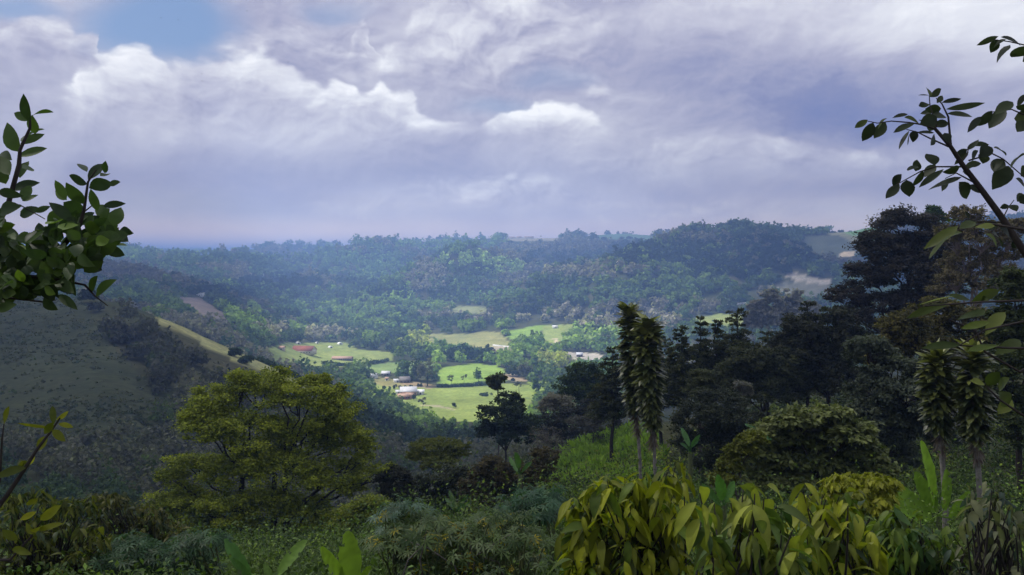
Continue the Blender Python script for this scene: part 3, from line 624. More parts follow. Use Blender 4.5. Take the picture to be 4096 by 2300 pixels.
house('long white building on the brow behind the left hill', 212, 296.5, 12, 3, 1.2, 12, M_CREAM, M_WHITE, 4, ys=(600, 2200), mono=True, name='white_building', cat='building', nwin=5)
house('short white block left of the long white building on the brow', 200.5, 296, 6, 3.6, 1.0, 12, M_WHITE, M_WHITE, 4, ys=(600, 2200), mono=True, name='white_building', cat='building', nwin=3)
house('white house far up the blue hillside, lowest of a scattered few', 262, 276.2, 3.2, 4, 3, 14, M_WHITE, M_METAL, 0, ys=(1600, 5000), nwin=1)
house('long white house on the blue hillside, slanting up between two others', 273, 274.2, 8, 4, 3, 14, M_WHITE, M_METAL, 15, ys=(1600, 5000))
house('white house on the blue hillside, highest of a scattered few', 280, 270.4, 5, 4, 3, 14, M_WHITE, M_METAL, 0, ys=(1600, 5000), nwin=1)
house('tan-roofed house high on the hazy blue hillside', 295, 262.2, 5, 5, 4, 18, M_CREAM, M_TAN, 0, ys=(2200, 6000), nwin=1)
house('white flat-roofed hut at the top of the triangular pasture', 555, 328, 5, 2.6, 1, 8, M_WHITE, M_WHITE, 0, ys=(900, 2200), mono=True, nwin=1, name='hut', cat='hut')
house('grey house with a pale roof on the bare yard below the scrub', 579.5, 356.5, 6, 3, 2.2, 9, M_GREYR, M_METAL, 0, ys=(850, 2000))
for a, lb in [(512, 'first small pale house of the hilltop village under a tall tree'), (519, 'second small pale house in the middle of the hilltop village'), (529, 'long pale house at the right end of the hilltop village')]:
    house(lb, a, 237.5, 5 if a < 525 else 9, 5, 3, 12, M_CREAM, M_TAN, 5, ys=(2200, 3400), group='houses of the hilltop village', nwin=1)
def long_wall(label, pts, hgt_m, mat, name='retaining_wall', posts=0, group=None):
    P3 = [G(a, solveY(a, b_, 900, 2600)) for a, b_ in pts]; r = thing(name, P3[0], label, 'wall', group); m = MB()
    for p, q_ in zip(P3[:-1], P3[1:]):
        n_ = nrm(np.cross(q_-p, A3(0, 0, 1)))*.5; V = [p-n_, q_-n_, q_+n_, p+n_]
        V = [x-A3(0, 0, 1.5) for x in V]+[x+A3(0, 0, hgt_m) for x in V]
        m.add(V, [(0, 3, 2, 1), (4, 5, 6, 7), (0, 1, 5, 4), (1, 2, 6, 5), (2, 3, 7, 6), (3, 0, 4, 7)])
    m.build('wall', mat, r, P3[0])
    for i in range(posts):
        f = (i+.5)/posts*(len(P3)-1); j = min(int(f), len(P3)-2); p = P3[j]+(P3[j+1]-P3[j])*(f-j)-A3(0, 1.2, 0)
        m = MB(); m.add(np.zeros((0, 3)), np.zeros((0, 4), int)) if 0 else tube(m, [p-A3(0, 0, 1.5), p+A3(0, 0, hgt_m*.8)], .35, .35, 5); m.build('post', M_GREYR, r, P3[0])
    return r
long_wall('long whitish walled terrace with posts on the far slope', [(707, 308.5), (725, 306), (742, 304.5), (755, 304)], 3.2, M_WHITE, posts=14)
long_wall('pinkish broken terrace wall left of the long whitish one', [(650, 312), (665, 311.5), (681, 310.5)], 2.0, M_CREAM)
long_wall('pale terrace wall above the bare bank on the far right slope', [(812, 303), (828, 303)], 3.0, M_CREAM)
long_wall('white kerb wall along the top of the bare cut bank', [(493, 345.4), (503, 346.6), (516, 347.6)], 1.6, M_WHITE)
long_wall('short white wall on the grey yard below the scrub', [(588, 361.5), (598, 359.5)], 1.5, M_WHITE)
# ================================================================== trees out in the valley, one by one
def small_tree(label, u, vb, hpx, wpx, c1, c2, ys, n=500, name='field_tree', group=None, bare=.3, Y=None, cat='tree'):
    Y = Y or solveY(u, vb, *ys); px = Y/F; b = G(u, Y); r = thing(name, b, label, cat, group)
    m = MB(); H = hpx*px; tube(m, bend(b-A3(0, 0, 1), b+A3(0, 0, H*.7), 5, 0, .02), max(.12, H*.022), None, 6); m.build('trunk', M_DBARK, r, b, True)
    m = MB(); k = 3 if wpx > 5 else 2
    for i in range(k):
        o = A3(rng.normal()*.22*wpx*px, rng.normal()*.22*wpx*px, H*(bare+(1-bare)*(.42+.16*rng.normal()))) if i else A3(0, 0, H*(bare+(1-bare)*.5))
        s_ = 1.0 if i == 0 else .62
        lobe_leaves(m, b+o, A3(wpx*.5*px, wpx*.5*px, H*(1-bare)*.5)*s_, n//k, max(.35, 1.5*px), c1, c2, per=9, tpl=CL, clump=.3)
    m.build('crown', M_FAR, r, b); return r
DK = ((.035, .060, .028), (.075, .105, .042)); GY = ((.10, .105, .075), (.16, .16, .11)); MG = ((.07, .14, .04), (.14, .21, .06)); OL = ((.11, .14, .035), (.18, .20, .055))
V1 = (600, 1500)
small_tree('narrow upright tree standing alone in the bright upper pasture', 478.5, 381.4, 13.8, 7.5, *MG, V1, 700, bare=.05)
small_tree('small sparse tree at the left of the bright upper pasture', 451.7, 385, 10, 7, *OL, V1, 160)
small_tree('thin twiggy tree between the sparse tree and the upright tree in the bright pasture', 464, 384.5, 10, 5, *GY, V1, 90)
small_tree('tall sparse grey tree at the right end of the lower field', 519, 397.5, 18, 9, *GY, V1, 170, bare=.4)
small_tree('rounded bright green tree at the right edge of the field', 536, 391.5, 15, 10, *MG, V1, 900, bare=.08)
small_tree('thin open tree by the farm track in front of the farmhouse', 423, 408.6, 11, 8, *GY, V1, 150, bare=.4)
small_tree('tiny dark bush tree alone near the bottom of the field', 453.6, 407.8, 5, 4.5, *DK, V1, 220, bare=.1)
small_tree('little round tree by the earth path at the right of the field', 512.6, 382.5, 4, 4, *DK, V1, 200, bare=.3)
small_tree('dark shrub right beside the brick cottages of the farm', 413.7, 400, 5.5, 3.6, *DK, V1, 260, bare=.05, name='shrub', cat='shrub')
small_tree('low spreading bush on its own in the middle of the field', 486, 395.6, 2.4, 11, *DK, V1, 400, bare=0, name='shrub', cat='shrub')
def hedge(label, pts, Ys, hm, wm, n, c1, c2, group=None):
    Q3 = [G(a, solveY(a, b_, *Ys)) for a, b_ in pts]; r = thing('hedge', Q3[0], label, 'hedge', group); m = MB(); k = rng.integers(0, len(Q3)-1, n); t_ = rng.random((n, 1)); Q3 = np.array(Q3)
    pos = Q3[k]*(1-t_)+Q3[k+1]*t_; hv = hm*(.6+.7*np.clip(.5+1.5*fbm(pos[:, 0]/9, pos[:, 1]/9, 2, 5), 0, 1)); pos[:, 2] = hgt(pos[:, 0], pos[:, 1])+hv*rng.random(n); pos[:, :2] += rng.normal(size=(n, 2))*wm*.4
    scatter(m, CL, pos, rnd_dir(n), nrm(rnd_dir(n)+A3(0, 0, .4)), hm*.45*(.6+.8*rng.random(n)), mixc(c1, c2, rng.random(n))); m.build('foliage', M_FAR, r, Q3[0]); return r
hedge('dark hedge between the bright upper pasture and the lower field', [(438, 387), (450, 387.2), (466, 386.6), (482, 385.6), (500, 384)], (650, 1100), 3.2, 3, 1500, *DK)
hedge('dark hedge running down the grassy crest of the left hill', [(258, 352), (270, 357), (283, 363), (296, 371), (304, 377)], (300, 640), 2.6, 2.2, 1300, *DK)
hedge('hedge along the foot of the farm lawn below the long pinkish shed', [(322, 364), (345, 366), (365, 365), (388, 361)], (800, 1500), 4, 4, 1500, *DK)
hedge('scrubby hedge along the lower edge of the pale olive pasture', [(456, 349), (470, 350.5), (488, 351.5)], (850, 1600), 4, 5, 1000, *MG)
for a, vb, h_, w_ in [(384, 389, 3, 2.4), (390, 391, 4.5, 3.2), (395.5, 389.5, 5, 4.2), (400.5, 389.5, 3.8, 3), (406, 388.5, 3.6, 2.4), (411, 388, 3.6, 2.4), (418, 386.5, 3, 2), (421, 386.5, 2.6, 1.8)]:
    small_tree('small dark garden shrub in the row behind the metal-roofed farmhouse', a, vb, h_, w_, *DK, V1, 120, bare=.1, group='row of garden shrubs behind the farmhouse', name='shrub', cat='shrub')
small_tree('tallest tree of the belt at the left of the bright pasture, greyish', 427.6, 386, 27, 13, *GY, V1, 1300, bare=.1)
small_tree('broad dark green tree second from the right in the belt by the pasture', 416.8, 381, 24, 13, *DK, V1, 1300, bare=.08)
small_tree('rounded green tree at the left of the belt behind the old barn', 403, 379, 20, 14, *MG, V1, 1300, bare=.05)
small_tree('blue-green tree left of the earth bank above the pasture', 516, 376.5, 13, 13, *DK, V1, 900, bare=.05)
small_tree('wide grey-green tree behind the earth bank above the pasture', 526, 378, 16, 13, *GY, V1, 900, bare=.05)
small_tree('leaning pale green tree right of the rounded bright green one', 548, 392, 16, 12, *MG, V1, 800, bare=.06)
V2 = (1500, 3400)
for a, v_, h_, w_, lb in [(510, 236.5, 6, 4.5, 'tall dark tree rising over the hilltop village'), (539.6, 237, 5.5, 2.2, 'narrow pointed tree alone on the skyline right of the village'),
    (655.8, 233.5, 6, 5, 'lone round tree on the skyline, leaning slightly right'), (667.8, 233.5, 6, 5, 'second lone tree on the skyline just right of the leaning one'),
    (776, 231, 11, 10, 'tallest spreading tree on the skyline of the far ridge'), (823, 232, 9, 4.5, 'tall narrow tree on the skyline near the green hilltop field'),
    (795.6, 232, 7, 11, 'broad round tree on the skyline left of the narrow tall one'), (747, 230.5, 8, 6, 'dark upright tree at the left end of the skyline wood')]:
    small_tree(lb, a, v_, h_, w_, *DK, V2, 340, name='skyline_tree', Y=2250*(1+.01*rng.normal()) if a > 600 else 2750, bare=.15)
for a, v_, h_, w_ in [(495.5, 237, 4, 3), (561, 237, 3.4, 3.4), (567.6, 237, 3.6, 5), (604, 235, 3.4, 5), (622, 234.5, 3.2, 4), (628, 234.5, 3.2, 4), (786, 231, 6, 7), (806, 231.5, 6, 6), (814, 232, 5, 7), (833, 231, 4, 6), (841.6, 230, 5, 6), (850, 229.5, 4, 6), (862, 229, 5, 5), (870, 229, 4, 5), (700, 232, 5, 9), (688, 233, 4, 7), (718, 231, 6, 12), (732, 230.5, 7, 13), (758, 230, 8, 12), (768, 231, 7, 9)]:
    small_tree('small dark rounded tree in the line along the skyline of the far ridge', a, v_, h_, w_, *DK, V2, 260, name='skyline_tree', Y=2230*(1+.02*rng.normal()) if a > 680 else 2850, bare=.15, group='trees along the skyline of the far ridge')
for a, vb, h_, w_, lb in [(359, 384, 22, 15, 'very dark dense tree standing beside the long pink shed'), (326, 380, 13, 17, 'dark round tree below the red-roofed farm building'), (341, 384, 12, 13, 'dark tree between the round one and the dense one below the sheds'),
    (393, 424, 19, 32, 'bright green rounded tree at the edge of the ravine below the farm'), (351, 392, 12, 16, 'dark blue-green tree in front of the dense tree below the sheds'), (236, 333.5, 10, 11, 'dark lone tree on the crest of the left hill against the valley'),
    (246, 345, 9, 12, 'broad dark tree just below the lone crest tree'), (372, 408, 18, 24, 'dark leafy tree beside the bright green one above the ravine')]:
    Yt = {359: 420, 326: 430, 341: 420, 393: 250, 351: 380, 236: 380, 246: 370, 372: 300}[a]
    small_tree(lb, a, vb, h_, w_, *(MG if a == 393 else DK), V1, 1500, name='hillside_tree', Y=Yt, bare=0.0)
# ================================================================== trees of the near slopes
YEL = ((.066, .100, .012), (.34, .375, .034))
tree('tall_tree', 'big spreading yellow-green tree with dark forked trunks in the left centre', 'tree', 262, 60,
     [(216, 404, 30, 20), (262, 386, 32, 18), (196, 418, 18, 12), (386, 470, 14, 8), (160, 520, 20, 12), (318, 384, 14, 9), (240, 378, 16, 8), (302, 396, 36, 22), (335, 415, 28, 22), (206, 432, 30, 20), (250, 432, 38, 22), (300, 438, 40, 24), (345, 442, 24, 18),
      (190, 468, 28, 16), (232, 470, 34, 18), (288, 472, 40, 18), (338, 476, 34, 18), (186, 504, 32, 20), (230, 508, 34, 18), (300, 512, 34, 18), (369, 447, 9, 9), (340, 392, 8, 8), (283, 372, 8, 7), (365, 458, 12, 8), (172, 480, 18, 12), (168, 505, 22, 15), (262, 460, 30, 14), (268, 500, 30, 14), (285, 535, 30, 12), (225, 545, 30, 10), (205, 528, 26, 12), (250, 530, 26, 12), (320, 530, 24, 12), (352, 488, 16, 10), (200, 412, 14, 10), (340, 432, 24, 14)],
     80000, .155, *YEL, r=.32, bark=M_DBARK, trunks=[238, 286, 272], split=.42, clump=.30, per=34, shell=.45, flat=.45, lum=.4, twigs=2)
tree('round_bush', 'low yellow-green bush at the right foot of the big yellow-green tree', 'bush', 370, 50, [(374, 512, 22, 15), (350, 518, 20, 12), (390, 526, 12, 12)], 9000, .13, (.075, .105, .012), (.24, .27, .025), r=.1, per=30, clump=.3)
tree('round_bush', 'round almost black bush behind the low yellow-green bush', 'bush', 396, 58, [(396, 486, 19, 19), (402, 498, 15, 14)], 7000, .15, (.014, .018, .012), (.045, .045, .026), r=.12, per=26)
tree('umbrella_tree', 'flat-topped yellow-green umbrella tree on a bare trunk in the ravine', 'tree', 440, 78, [(436, 447, 27, 8), (456, 450, 14, 8), (418, 456, 12, 8), (440, 462, 20, 8)], 7500, .17, (.060, .078, .012), (.14, .15, .022), r=.16, bark=M_DBARK, split=.75, per=26, flat=.3, twigs=6)
tree('dark_tree', 'dark domed tree standing against the bottom of the sunlit field', 'tree', 506, 128, [(508, 402, 15, 10), (502, 416, 24, 12), (522, 424, 20, 12), (490, 430, 14, 9), (508, 434, 26, 12), (488, 412, 8, 5)], 9000, .34, (.016, .028, .014), (.045, .065, .024), r=.25, bark=M_DBARK, per=24)
tree('slender_tree', 'slender tree with a tufted crown rising alone above the dark domed tree', 'tree', 497.5, 150, [(494, 381, 6, 4.5), (500, 378, 5, 4), (497, 387, 6, 3)], 700, .5, (.045, .06, .02), (.09, .10, .03), r=.16, split=.86, per=10, clump=.4, twigs=3)
tree('pale_tree', 'grey-white flowering crown beside the dark domed tree', 'tree', 557, 140, [(556, 402, 17, 8), (548, 408, 10, 6), (564, 408, 10, 6)], 4200, .30, (.15, .145, .105), (.27, .25, .19), r=.2, per=20)
tree('dark_shrub', 'dark shrubby tree under the grey-white flowering crown', 'shrub', 562, 128, [(552, 422, 18, 10), (572, 418, 18, 12), (590, 412, 14, 14), (560, 436, 22, 12)], 6500, .30, (.020, .024, .018), (.055, .055, .04), r=.16, per=22)
tree('dark_tree', 'dark green rounded tree just left of the tall leafy columns', 'tree', 582, 150, [(584, 374, 18, 12), (574, 386, 18, 12), (596, 384, 14, 14), (582, 398, 22, 12)], 8500, .38, (.024, .045, .012), (.065, .095, .026), r=.25, bark=M_DBARK, per=24)
tree('thicket_tree', 'grey brushy tree in the thicket above the bright grass slope', 'tree', 592, 112, [(585, 428, 18, 14), (604, 420, 16, 16), (620, 410, 14, 18)], 4200, .26, (.050, .048, .040), (.105, .10, .08), r=.12, per=18, twigs=12)
tree('bare_tree', 'leafless tree with pale branching twigs below the dark domed tree', 'tree', 551, 92, [(548, 436, 20, 11), (556, 450, 16, 12), (540, 448, 12, 10)], 600, .18, (.07, .065, .05), (.12, .11, .09), r=.13, bark=M_BARE, per=6, twigs=34)
tree('thicket_shrub', 'brown-green shrub in the middle of the hollow', 'shrub', 503, 56, [(492, 470, 20, 14), (515, 478, 20, 16), (478, 488, 18, 16), (505, 498, 26, 18), (545, 458, 14, 10), (540, 474, 14, 12)], 12000, .16, (.035, .032, .016), (.105, .085, .032), r=.1, per=24, twigs=8)
tree('thicket_shrub', 'dull green shrub left of the brown-green one, under the umbrella tree', 'shrub', 455, 62, [(430, 490, 22, 16), (455, 485, 22, 18), (440, 512, 26, 16)], 9000, .17, (.022, .028, .016), (.06, .07, .03), r=.1, per=24, twigs=8)
DOME = ((.022, .021, .018), (.078, .070, .056))
tree('tall_tree', 'great dark dome-shaped tree rising above the ridge on the right', 'tree', 912, 95,
     [(908, 228, 36, 19), (884, 250, 32, 20), (930, 250, 34, 22), (868, 278, 26, 16), (906, 276, 36, 22), (848, 296, 20, 10), (878, 306, 28, 14), (918, 302, 30, 18), (944, 282, 22, 18), (858, 318, 18, 9), (896, 328, 28, 12), (842, 312, 10, 7)],
     46000, .26, *DOME, r=.55, bark=M_DBARK, split=.5, per=30, shell=.5, flat=.4, twigs=8, clump=.27)
tree('olive_tree', 'thin-crowned brownish tree standing against the sky at the far right', 'tree', 975, 72, [(966, 216, 18, 11), (984, 232, 24, 16), (952, 236, 16, 12), (1004, 252, 20, 16), (968, 262, 26, 16), (996, 280, 24, 16), (950, 284, 20, 14), (1016, 232, 14, 14)],
     12000, .20, (.075, .065, .038), (.19, .16, .085), r=.3, split=.55, per=14, twigs=20, bark=M_BARE)
tree('small_tree', 'small pale green treetop showing behind the right shoulder of the dark dome', 'tree', 934, 110, [(933, 213, 9, 7), (938, 221, 9, 8)], 1500, .3, (.04, .075, .035), (.08, .13, .055), r=.14, per=14)
tree('olive_tree', 'olive tree with rusty yellow patches in front of the dark dome', 'tree', 935, 56, [(905, 328, 26, 16), (938, 312, 26, 16), (968, 322, 26, 18), (922, 346, 32, 18), (958, 352, 32, 20), (885, 352, 22, 16), (992, 346, 24, 22)],
     26000, .17, (.032, .036, .016), (.14, .12, .026), r=.28, per=24, twigs=10, bark=M_DBARK)
tree('dark_tree', 'dull blue-green tree with hanging foliage in front of the olive tree', 'tree', 890, 46, [(868, 352, 24, 18), (898, 372, 30, 20), (872, 388, 28, 20), (910, 400, 30, 24), (884, 420, 30, 22), (920, 436, 30, 26), (862, 420, 18, 18), (890, 452, 30, 20)],
     30000, .15, (.026, .036, .024), (.11, .13, .08), r=.25, per=26, droop=.5, twigs=8, bark=M_DBARK)
tree('broad_tree', 'leafy green tree filling the right edge of the view', 'tree', 1022, 38, [(1018, 290, 22, 22), (1010, 326, 22, 20), (1026, 356, 26, 26), (1000, 372, 22, 18), (1012, 404, 28, 22), (1030, 430, 26, 24)], 18000, .15, (.022, .034, .014), (.075, .095, .028), r=.2, per=22, bark=M_DBARK)
tree('dark_tree', 'near-black tree between the leafy columns and the dark dome, tallest of the dark belt', 'tree', 826, 76, [(806, 330, 22, 16), (838, 328, 22, 18), (792, 352, 24, 16), (826, 354, 28, 20), (854, 348, 20, 22), (800, 378, 28, 16), (838, 382, 28, 18)], 30000, .2, (.016, .021, .014), (.066, .070, .042), r=.3, per=26, bark=M_DBARK)
tree('dark_tree', 'near-black tree in the belt below the conifers, left of the tallest dark one', 'tree', 762, 74, [(752, 360, 24, 18), (780, 368, 22, 18), (735, 376, 22, 16), (765, 388, 30, 14)], 16000, .2, (.018, .026, .014), (.080, .088, .036), r=.25, per=26, bark=M_DBARK)
tree('creeper_mound', 'tree buried under dull dark green creepers right of the leafy columns', 'tree', 716, 54, [(716, 402, 26, 15), (698, 420, 28, 18), (736, 420, 26, 18), (705, 446, 32, 20), (742, 446, 26, 20), (722, 466, 30, 14)], 26000, .13, (.018, .025, .017), (.060, .070, .040), r=.2, per=26, shell=.7)
tree('small_tree', 'small rounded olive tree peeping over the creeper-covered tree', 'tree', 701, 60, [(701, 378, 13, 10), (697, 390, 12, 10)], 4200, .13, (.045, .055, .024), (.10, .11, .05), r=.12, per=18)
tree('small_tree', 'small greyish white flowering treetop right of the creeper-covered tree', 'tree', 742, 62, [(742, 386, 9, 5), (746, 392, 8, 5)], 1300, .13, (.10, .10, .085), (.20, .195, .17), r=.1, per=14)
tree('broad_tree', 'broad olive-leaved tree in layered sprays, lower right of centre', 'tree', 810, 34, [(800, 416, 24, 9), (832, 414, 20, 8), (778, 432, 26, 11), (815, 436, 32, 12), (850, 432, 24, 12), (760, 452, 22, 10), (795, 458, 32, 12), (835, 460, 30, 12), (866, 452, 20, 9), (810, 478, 34, 10), (878, 468, 16, 6), (770, 478, 22, 10)],
     24000, .20, (.042, .060, .018), (.22, .245, .080), r=.2, per=20, flat=.28, up=1.1, tpl=RH, clump=.30, droop=.25, bark=M_DBARK)
tree('lime_tree', 'fine-leaved yellow-green tree at the left edge of the broad olive-leaved tree', 'tree', 738, 31, [(752, 440, 14, 8), (742, 452, 15, 9), (730, 466, 13, 10), (724, 480, 12, 8)], 11000, .10, (.075, .090, .014), (.16, .17, .028), r=.1, per=24)
tree('lime_bush', 'bright lime bush of narrow drooping leaves above the big-leaved shrubs', 'bush', 860, 17, [(846, 482, 20, 8), (872, 484, 20, 10), (858, 498, 34, 12)], 5200, .13, (.13, .15, .008), (.26, .27, .02), r=.06, per=16, droop=.8, mat=M_NEAR)
def conifer(label, u, Y, vt, vb, wpx, c1, c2, group=None):
    b = G(u, Y); top = P(u, vt, Y); low = P(u, vb, Y)[2]; r = thing('conifer', b, label, 'conifer', group); px = Y/F
    m = MB(); tube(m, bend(b-A3(0, 0, .5), top, 9, 0, .006), .24, .03, 7); m.build('trunk', M_DBARK, r, b, True)
    m = MB(); H = top[2]-low; nt_ = max(12, int((vb-vt)/3.2))
    for k in range(nt_):
        f = (k+rng.random())/nt_; zz = top[2]-H*f; L = wpx*px*(.22+.78*f**.75)*(.75+.5*rng.random())
        for a in rng.random(3+int(2*f))*2*math.pi:
            l = L*(.45+.75*rng.random()); lift = rng.normal()*.14; d = A3(math.cos(a), math.sin(a), 0); n = int(110*(.5+f)); t_ = rng.random(n)**.7
            arch = .22*np.sin(np.pi*np.minimum(t_*.62, 1))+(lift-.10)*t_
            pos = A3(top[0], Y, zz)+d*(l*t_)[:, None]+A3(0, 0, 1)*(l*arch)[:, None]+rng.normal(size=(n, 3))*l*A3(.09, .09, .05)
            ax = nrm(d+rng.normal(size=(n, 3))*.55-A3(0, 0, .15)); c = mixc(c1, c2, np.clip(.3*t_+.7*rng.random(n), 0, 1))
            scatter(m, RH, pos, ax, nrm(A3(0, 0, 1)+.5*rng.normal(size=(n, 3))), .23*(.6+.8*rng.random(n)), c)
    for k in range(5): lobe_leaves(m, A3(top[0]+rng.normal()*wpx*px*.2, Y+rng.normal()*wpx*px*.2, top[2]-H*(.35+.13*k)), A3(1, 1, .8)*wpx*px*(.5+.08*k), 1500, .24, c1, c2, per=70, flat=.5)
    m.build('crown', M_LEAF, r, b); return r
C1 = ((.018, .026, .012), (.085, .092, .034))
for (u, Y, vt, vb, w, lb) in [(738, 88, 309, 400, 26, 'tall dark conifer with a separate tiered top against the yellow pasture'), (716, 84, 320, 400, 20, 'slim dark conifer just left of the tiered one, leaning'),
    (700, 86, 318, 405, 18, 'thin pointed conifer second left of the tiered one'), (682, 82, 326, 405, 24, 'dark bushy conifer close behind the right leafy column'), (660, 90, 336, 410, 24, 'dark conifer hidden behind the two leafy columns'),
    (768, 92, 330, 400, 24, 'short dark conifer just right of the tiered one'), (788, 84, 317, 400, 26, 'dark ragged conifer at the left of the near-black belt'), (808, 88, 302, 395, 26, 'high ragged conifer in front of the grey grove'),
    (828, 90, 306, 395, 26, 'dark conifer touching the lower left of the dome tree'), (612, 84, 348, 420, 22, 'dark conifer spreading to the left of the leafy columns')]:
    conifer(lb, u, Y, vt, vb, w, *C1)
# tall grey eucalyptus grove and other mid-distance trees beyond the dark belt
for (u, v, rx, ry, lb) in [(792, 306, 12, 18, 'tall hazy grey tree at the right of the grey grove'), (772, 308, 12, 17, 'tall hazy grey tree in the middle of the grey grove'), (756, 312, 10, 13, 'hazy grey tree at the left of the grey grove'), (808, 314, 12, 14, 'hazy grey tree half hidden at the right end of the grey grove')]:
    tree('grey_tree', lb, 'tree', u, 560, [(u, v, rx, ry), (u-5, v+9, rx*.8, ry*.7), (u+6, v+10, rx*.8, ry*.7)], 2600, 1.5, (.20, .19, .16), (.34, .32, .27), r=.5, mat=M_FAR, tpl=CL, per=14)
# ================================================================== corn-plant columns, bananas
STRAP = leaf_tpl(5, .30, .10, .30, .45)
def corn_plant(label, u, Y, vt, vleaf, wpx, lean=0.0, group=None, n=420, vdead=None):
    n = int(n*1.25)
    b = G(u+lean, Y); px = Y/F; top = P(u, vt+5, Y); r = thing('corn_plant', b, label, 'palm-like tree', group)
    m = MB(); path = bend(b-A3(0, 0, .4), top, 14, 0, .0); path[:, 0] += .5*wpx*px*.25*np.sin(np.linspace(0, 5, 14)); tube(m, path, .085, .05, 8); m.build('trunk', M_PALE, r, b, True)
    L = wpx*px*.52; zl = P(u, vleaf, Y)[2]
    f = np.sort(rng.random(n))**.9; z = top[2]-(top[2]-zl)*f; xc = np.interp(z, path[:, 2], path[:, 0])
    a = np.arange(n)*2.39996+rng.normal(size=n)*.3
    e = np.interp(f, [0, .05, .15, .5, 1], [.95, .65, .32, .10, -.15])+rng.normal(size=n)*.28
    d = np.stack([np.cos(a)*np.cos(e), np.sin(a)*np.cos(e), np.sin(e)], 1); s = L*np.interp(f, [0, .1, .6, 1], [.95, 1.0, .95, .75])*(.8+.4*rng.random(n))
    pos = np.stack([xc, np.full(n, Y), z], 1)+d*.03
    yl = np.interp(f, [0, .12, .3], [.75, .45, .15])+.35*rng.random(n)
    c = mixc((.026, .040, .018), (.21, .23, .05), np.clip(yl*rng.random(n)**.8*1.4, 0, 1))  # pale end brightened to paint in a skylight glint
    m = MB(); scatter(m, STRAP, pos, d, nrm(A3(0, 0, 1)+.25*rng.normal(size=(n, 3))), s, c, 1.0+.5*rng.random(n)); m.build('crown', M_STRAP, r, b)
    nd = 70; z = zl+(rng.random(nd)-.75)*(P(u, 0, Y)-P(u, 26, Y))[2]; xc = np.interp(z, path[:, 2], path[:, 0]); a = rng.random(nd)*6.28
    d = nrm(np.stack([np.cos(a)*.45, np.sin(a)*.45, -np.ones(nd)], 1)+.3*rng.normal(size=(nd, 3))); pos = np.stack([xc, np.full(nd, Y), z], 1)
    m = MB(); scatter(m, STRAP, pos, d, rnd_dir(nd), L*.75, mixc((.075, .055, .045), (.21, .17, .145), rng.random(nd)), .45); m.build('dead_leaves', M_LEAF, r, b); return r
corn_plant('taller left corn plant of the pair in the middle, on a thin pale trunk', 633, 35.5, 304, 412, 29, 6, n=460)
corn_plant('right corn plant of the pair in the middle, its leafy column reaching lower', 652, 34, 319, 424, 32, -1, n=520)
corn_plant('left corn plant of the pair at the lower right, beside the upright banana leaf', 941, 21.5, 352, 428, 36, 0, n=420)
corn_plant('right corn plant of the lower right pair, its pale green tuft behind twigs', 978, 21, 349, 436, 38, -4, n=420)
def banana_leaf(m, b, t_, w, c, droop=.12, tilt=None, rows=16):
    b = np.asarray(b, float); t_ = np.asarray(t_, float); ax = t_-b; L = np.linalg.norm(ax)
    V = []; Q = []; cw = []
    for i in range(rows+1):
        f = i/rows; ww = w*.5*max(.03, math.sin(math.pi*min(1, f*.93+.05))**.55)
        for sx_ in (-1, -.5, 0, .5, 1):
            jit = (1+.07*rng.normal()) if abs(sx_) == 1 else 1
            V.append((sx_*ww*jit, f*L+(.03*L*rng.normal() if abs(sx_) == 1 else 0)*.5, -droop*L*f*f+abs(sx_)*ww*(.32+.06*math.sin(i*2.1+sx_))))
    for i in range(rows):
        for j in range(4):
            k = i*5+j
            if rng.random() < .05 and j in (0, 3) and i > 2: continue
            Q.append((k, k+1, k+6, k+5))
    T = (np.array(V), np.array(Q)); N = A3(*(tilt if tilt is not None else (.1, -.75, .6)))
    cc = np.asarray(c)*(1+.12*rng.normal(size=(len(V), 1)))
    scatter(m, T, b[None], (ax/L)[None], nrm(N+.12*rng.normal(size=3))[None], 1.0, np.clip(cc, .004, 1)) if 0 else _one(m, T, b, ax/L, nrm(N), cc)
def _one(m, T, b, A, N, cc):
    X, Yd, Z = frames(A[None], N[None]); V = b+T[0][:, 0:1]*X[0]+T[0][:, 1:2]*Yd[0]+T[0][:, 2:3]*Z[0]; m.add(V, T[1], cc)
def banana(label, u, Y, vs, leaves, c=(.10, .19, .028), group=None):
    """vs: height in view where the leaf stalks part; leaves: (base u, v, tip u, v, width, tilt)"""
    b = G(u, Y); px = Y/F; r = thing('banana_plant', b, label, 'banana plant', group); hub = P(u, vs, Y)
    m = MB(); tube(m, bend(b-A3(0, 0, .3), hub, 6, 0, .01), max(.07, 3.2*px), max(.04, 2*px), 9); m.build('stem', M_STALK, r, b, True)
    for i, (bu, bv, tu, tv, w, *tl) in enumerate(leaves):
        dY = rng.normal()*.12*Y*.15; p0_ = P(bu, bv, Y); p1_ = P(tu, tv, Y)+A3(0, dY, 0); m = MB()
        tube(m, bend(hub, p0_, 4), max(.02, 1.1*px), max(.012, .7*px), 6, np.asarray(c)*1.1)
        banana_leaf(m, p0_, p1_, w*px, np.asarray(c)*(.8+.5*rng.random()), .08, tl[0] if tl else None); m.build('leaf', M_NEAR, r, b)
    return r
banana('banana plant with a tall upright leaf beside the lower right corn plants', 938, 20, 516, [(934, 505, 921, 440, 17, (.5, -.8, .3)), (936, 512, 919, 474, 14, (-.4, -.8, .4)), (944, 510, 948, 470, 11), (930, 520, 896, 486, 20, (-.2, -.7, .7)), (926, 526, 884, 496, 16, (.1, -.6, .8)), (950, 518, 966, 490, 10)], (.13, .22, .022))
banana('banana plant with a short upright leaf rising behind the big-leaved shrubs', 724, 17, 505, [(722, 500, 717, 474, 12), (726, 502, 738, 484, 8), (720, 506, 705, 486, 8)], (.05, .12, .02))
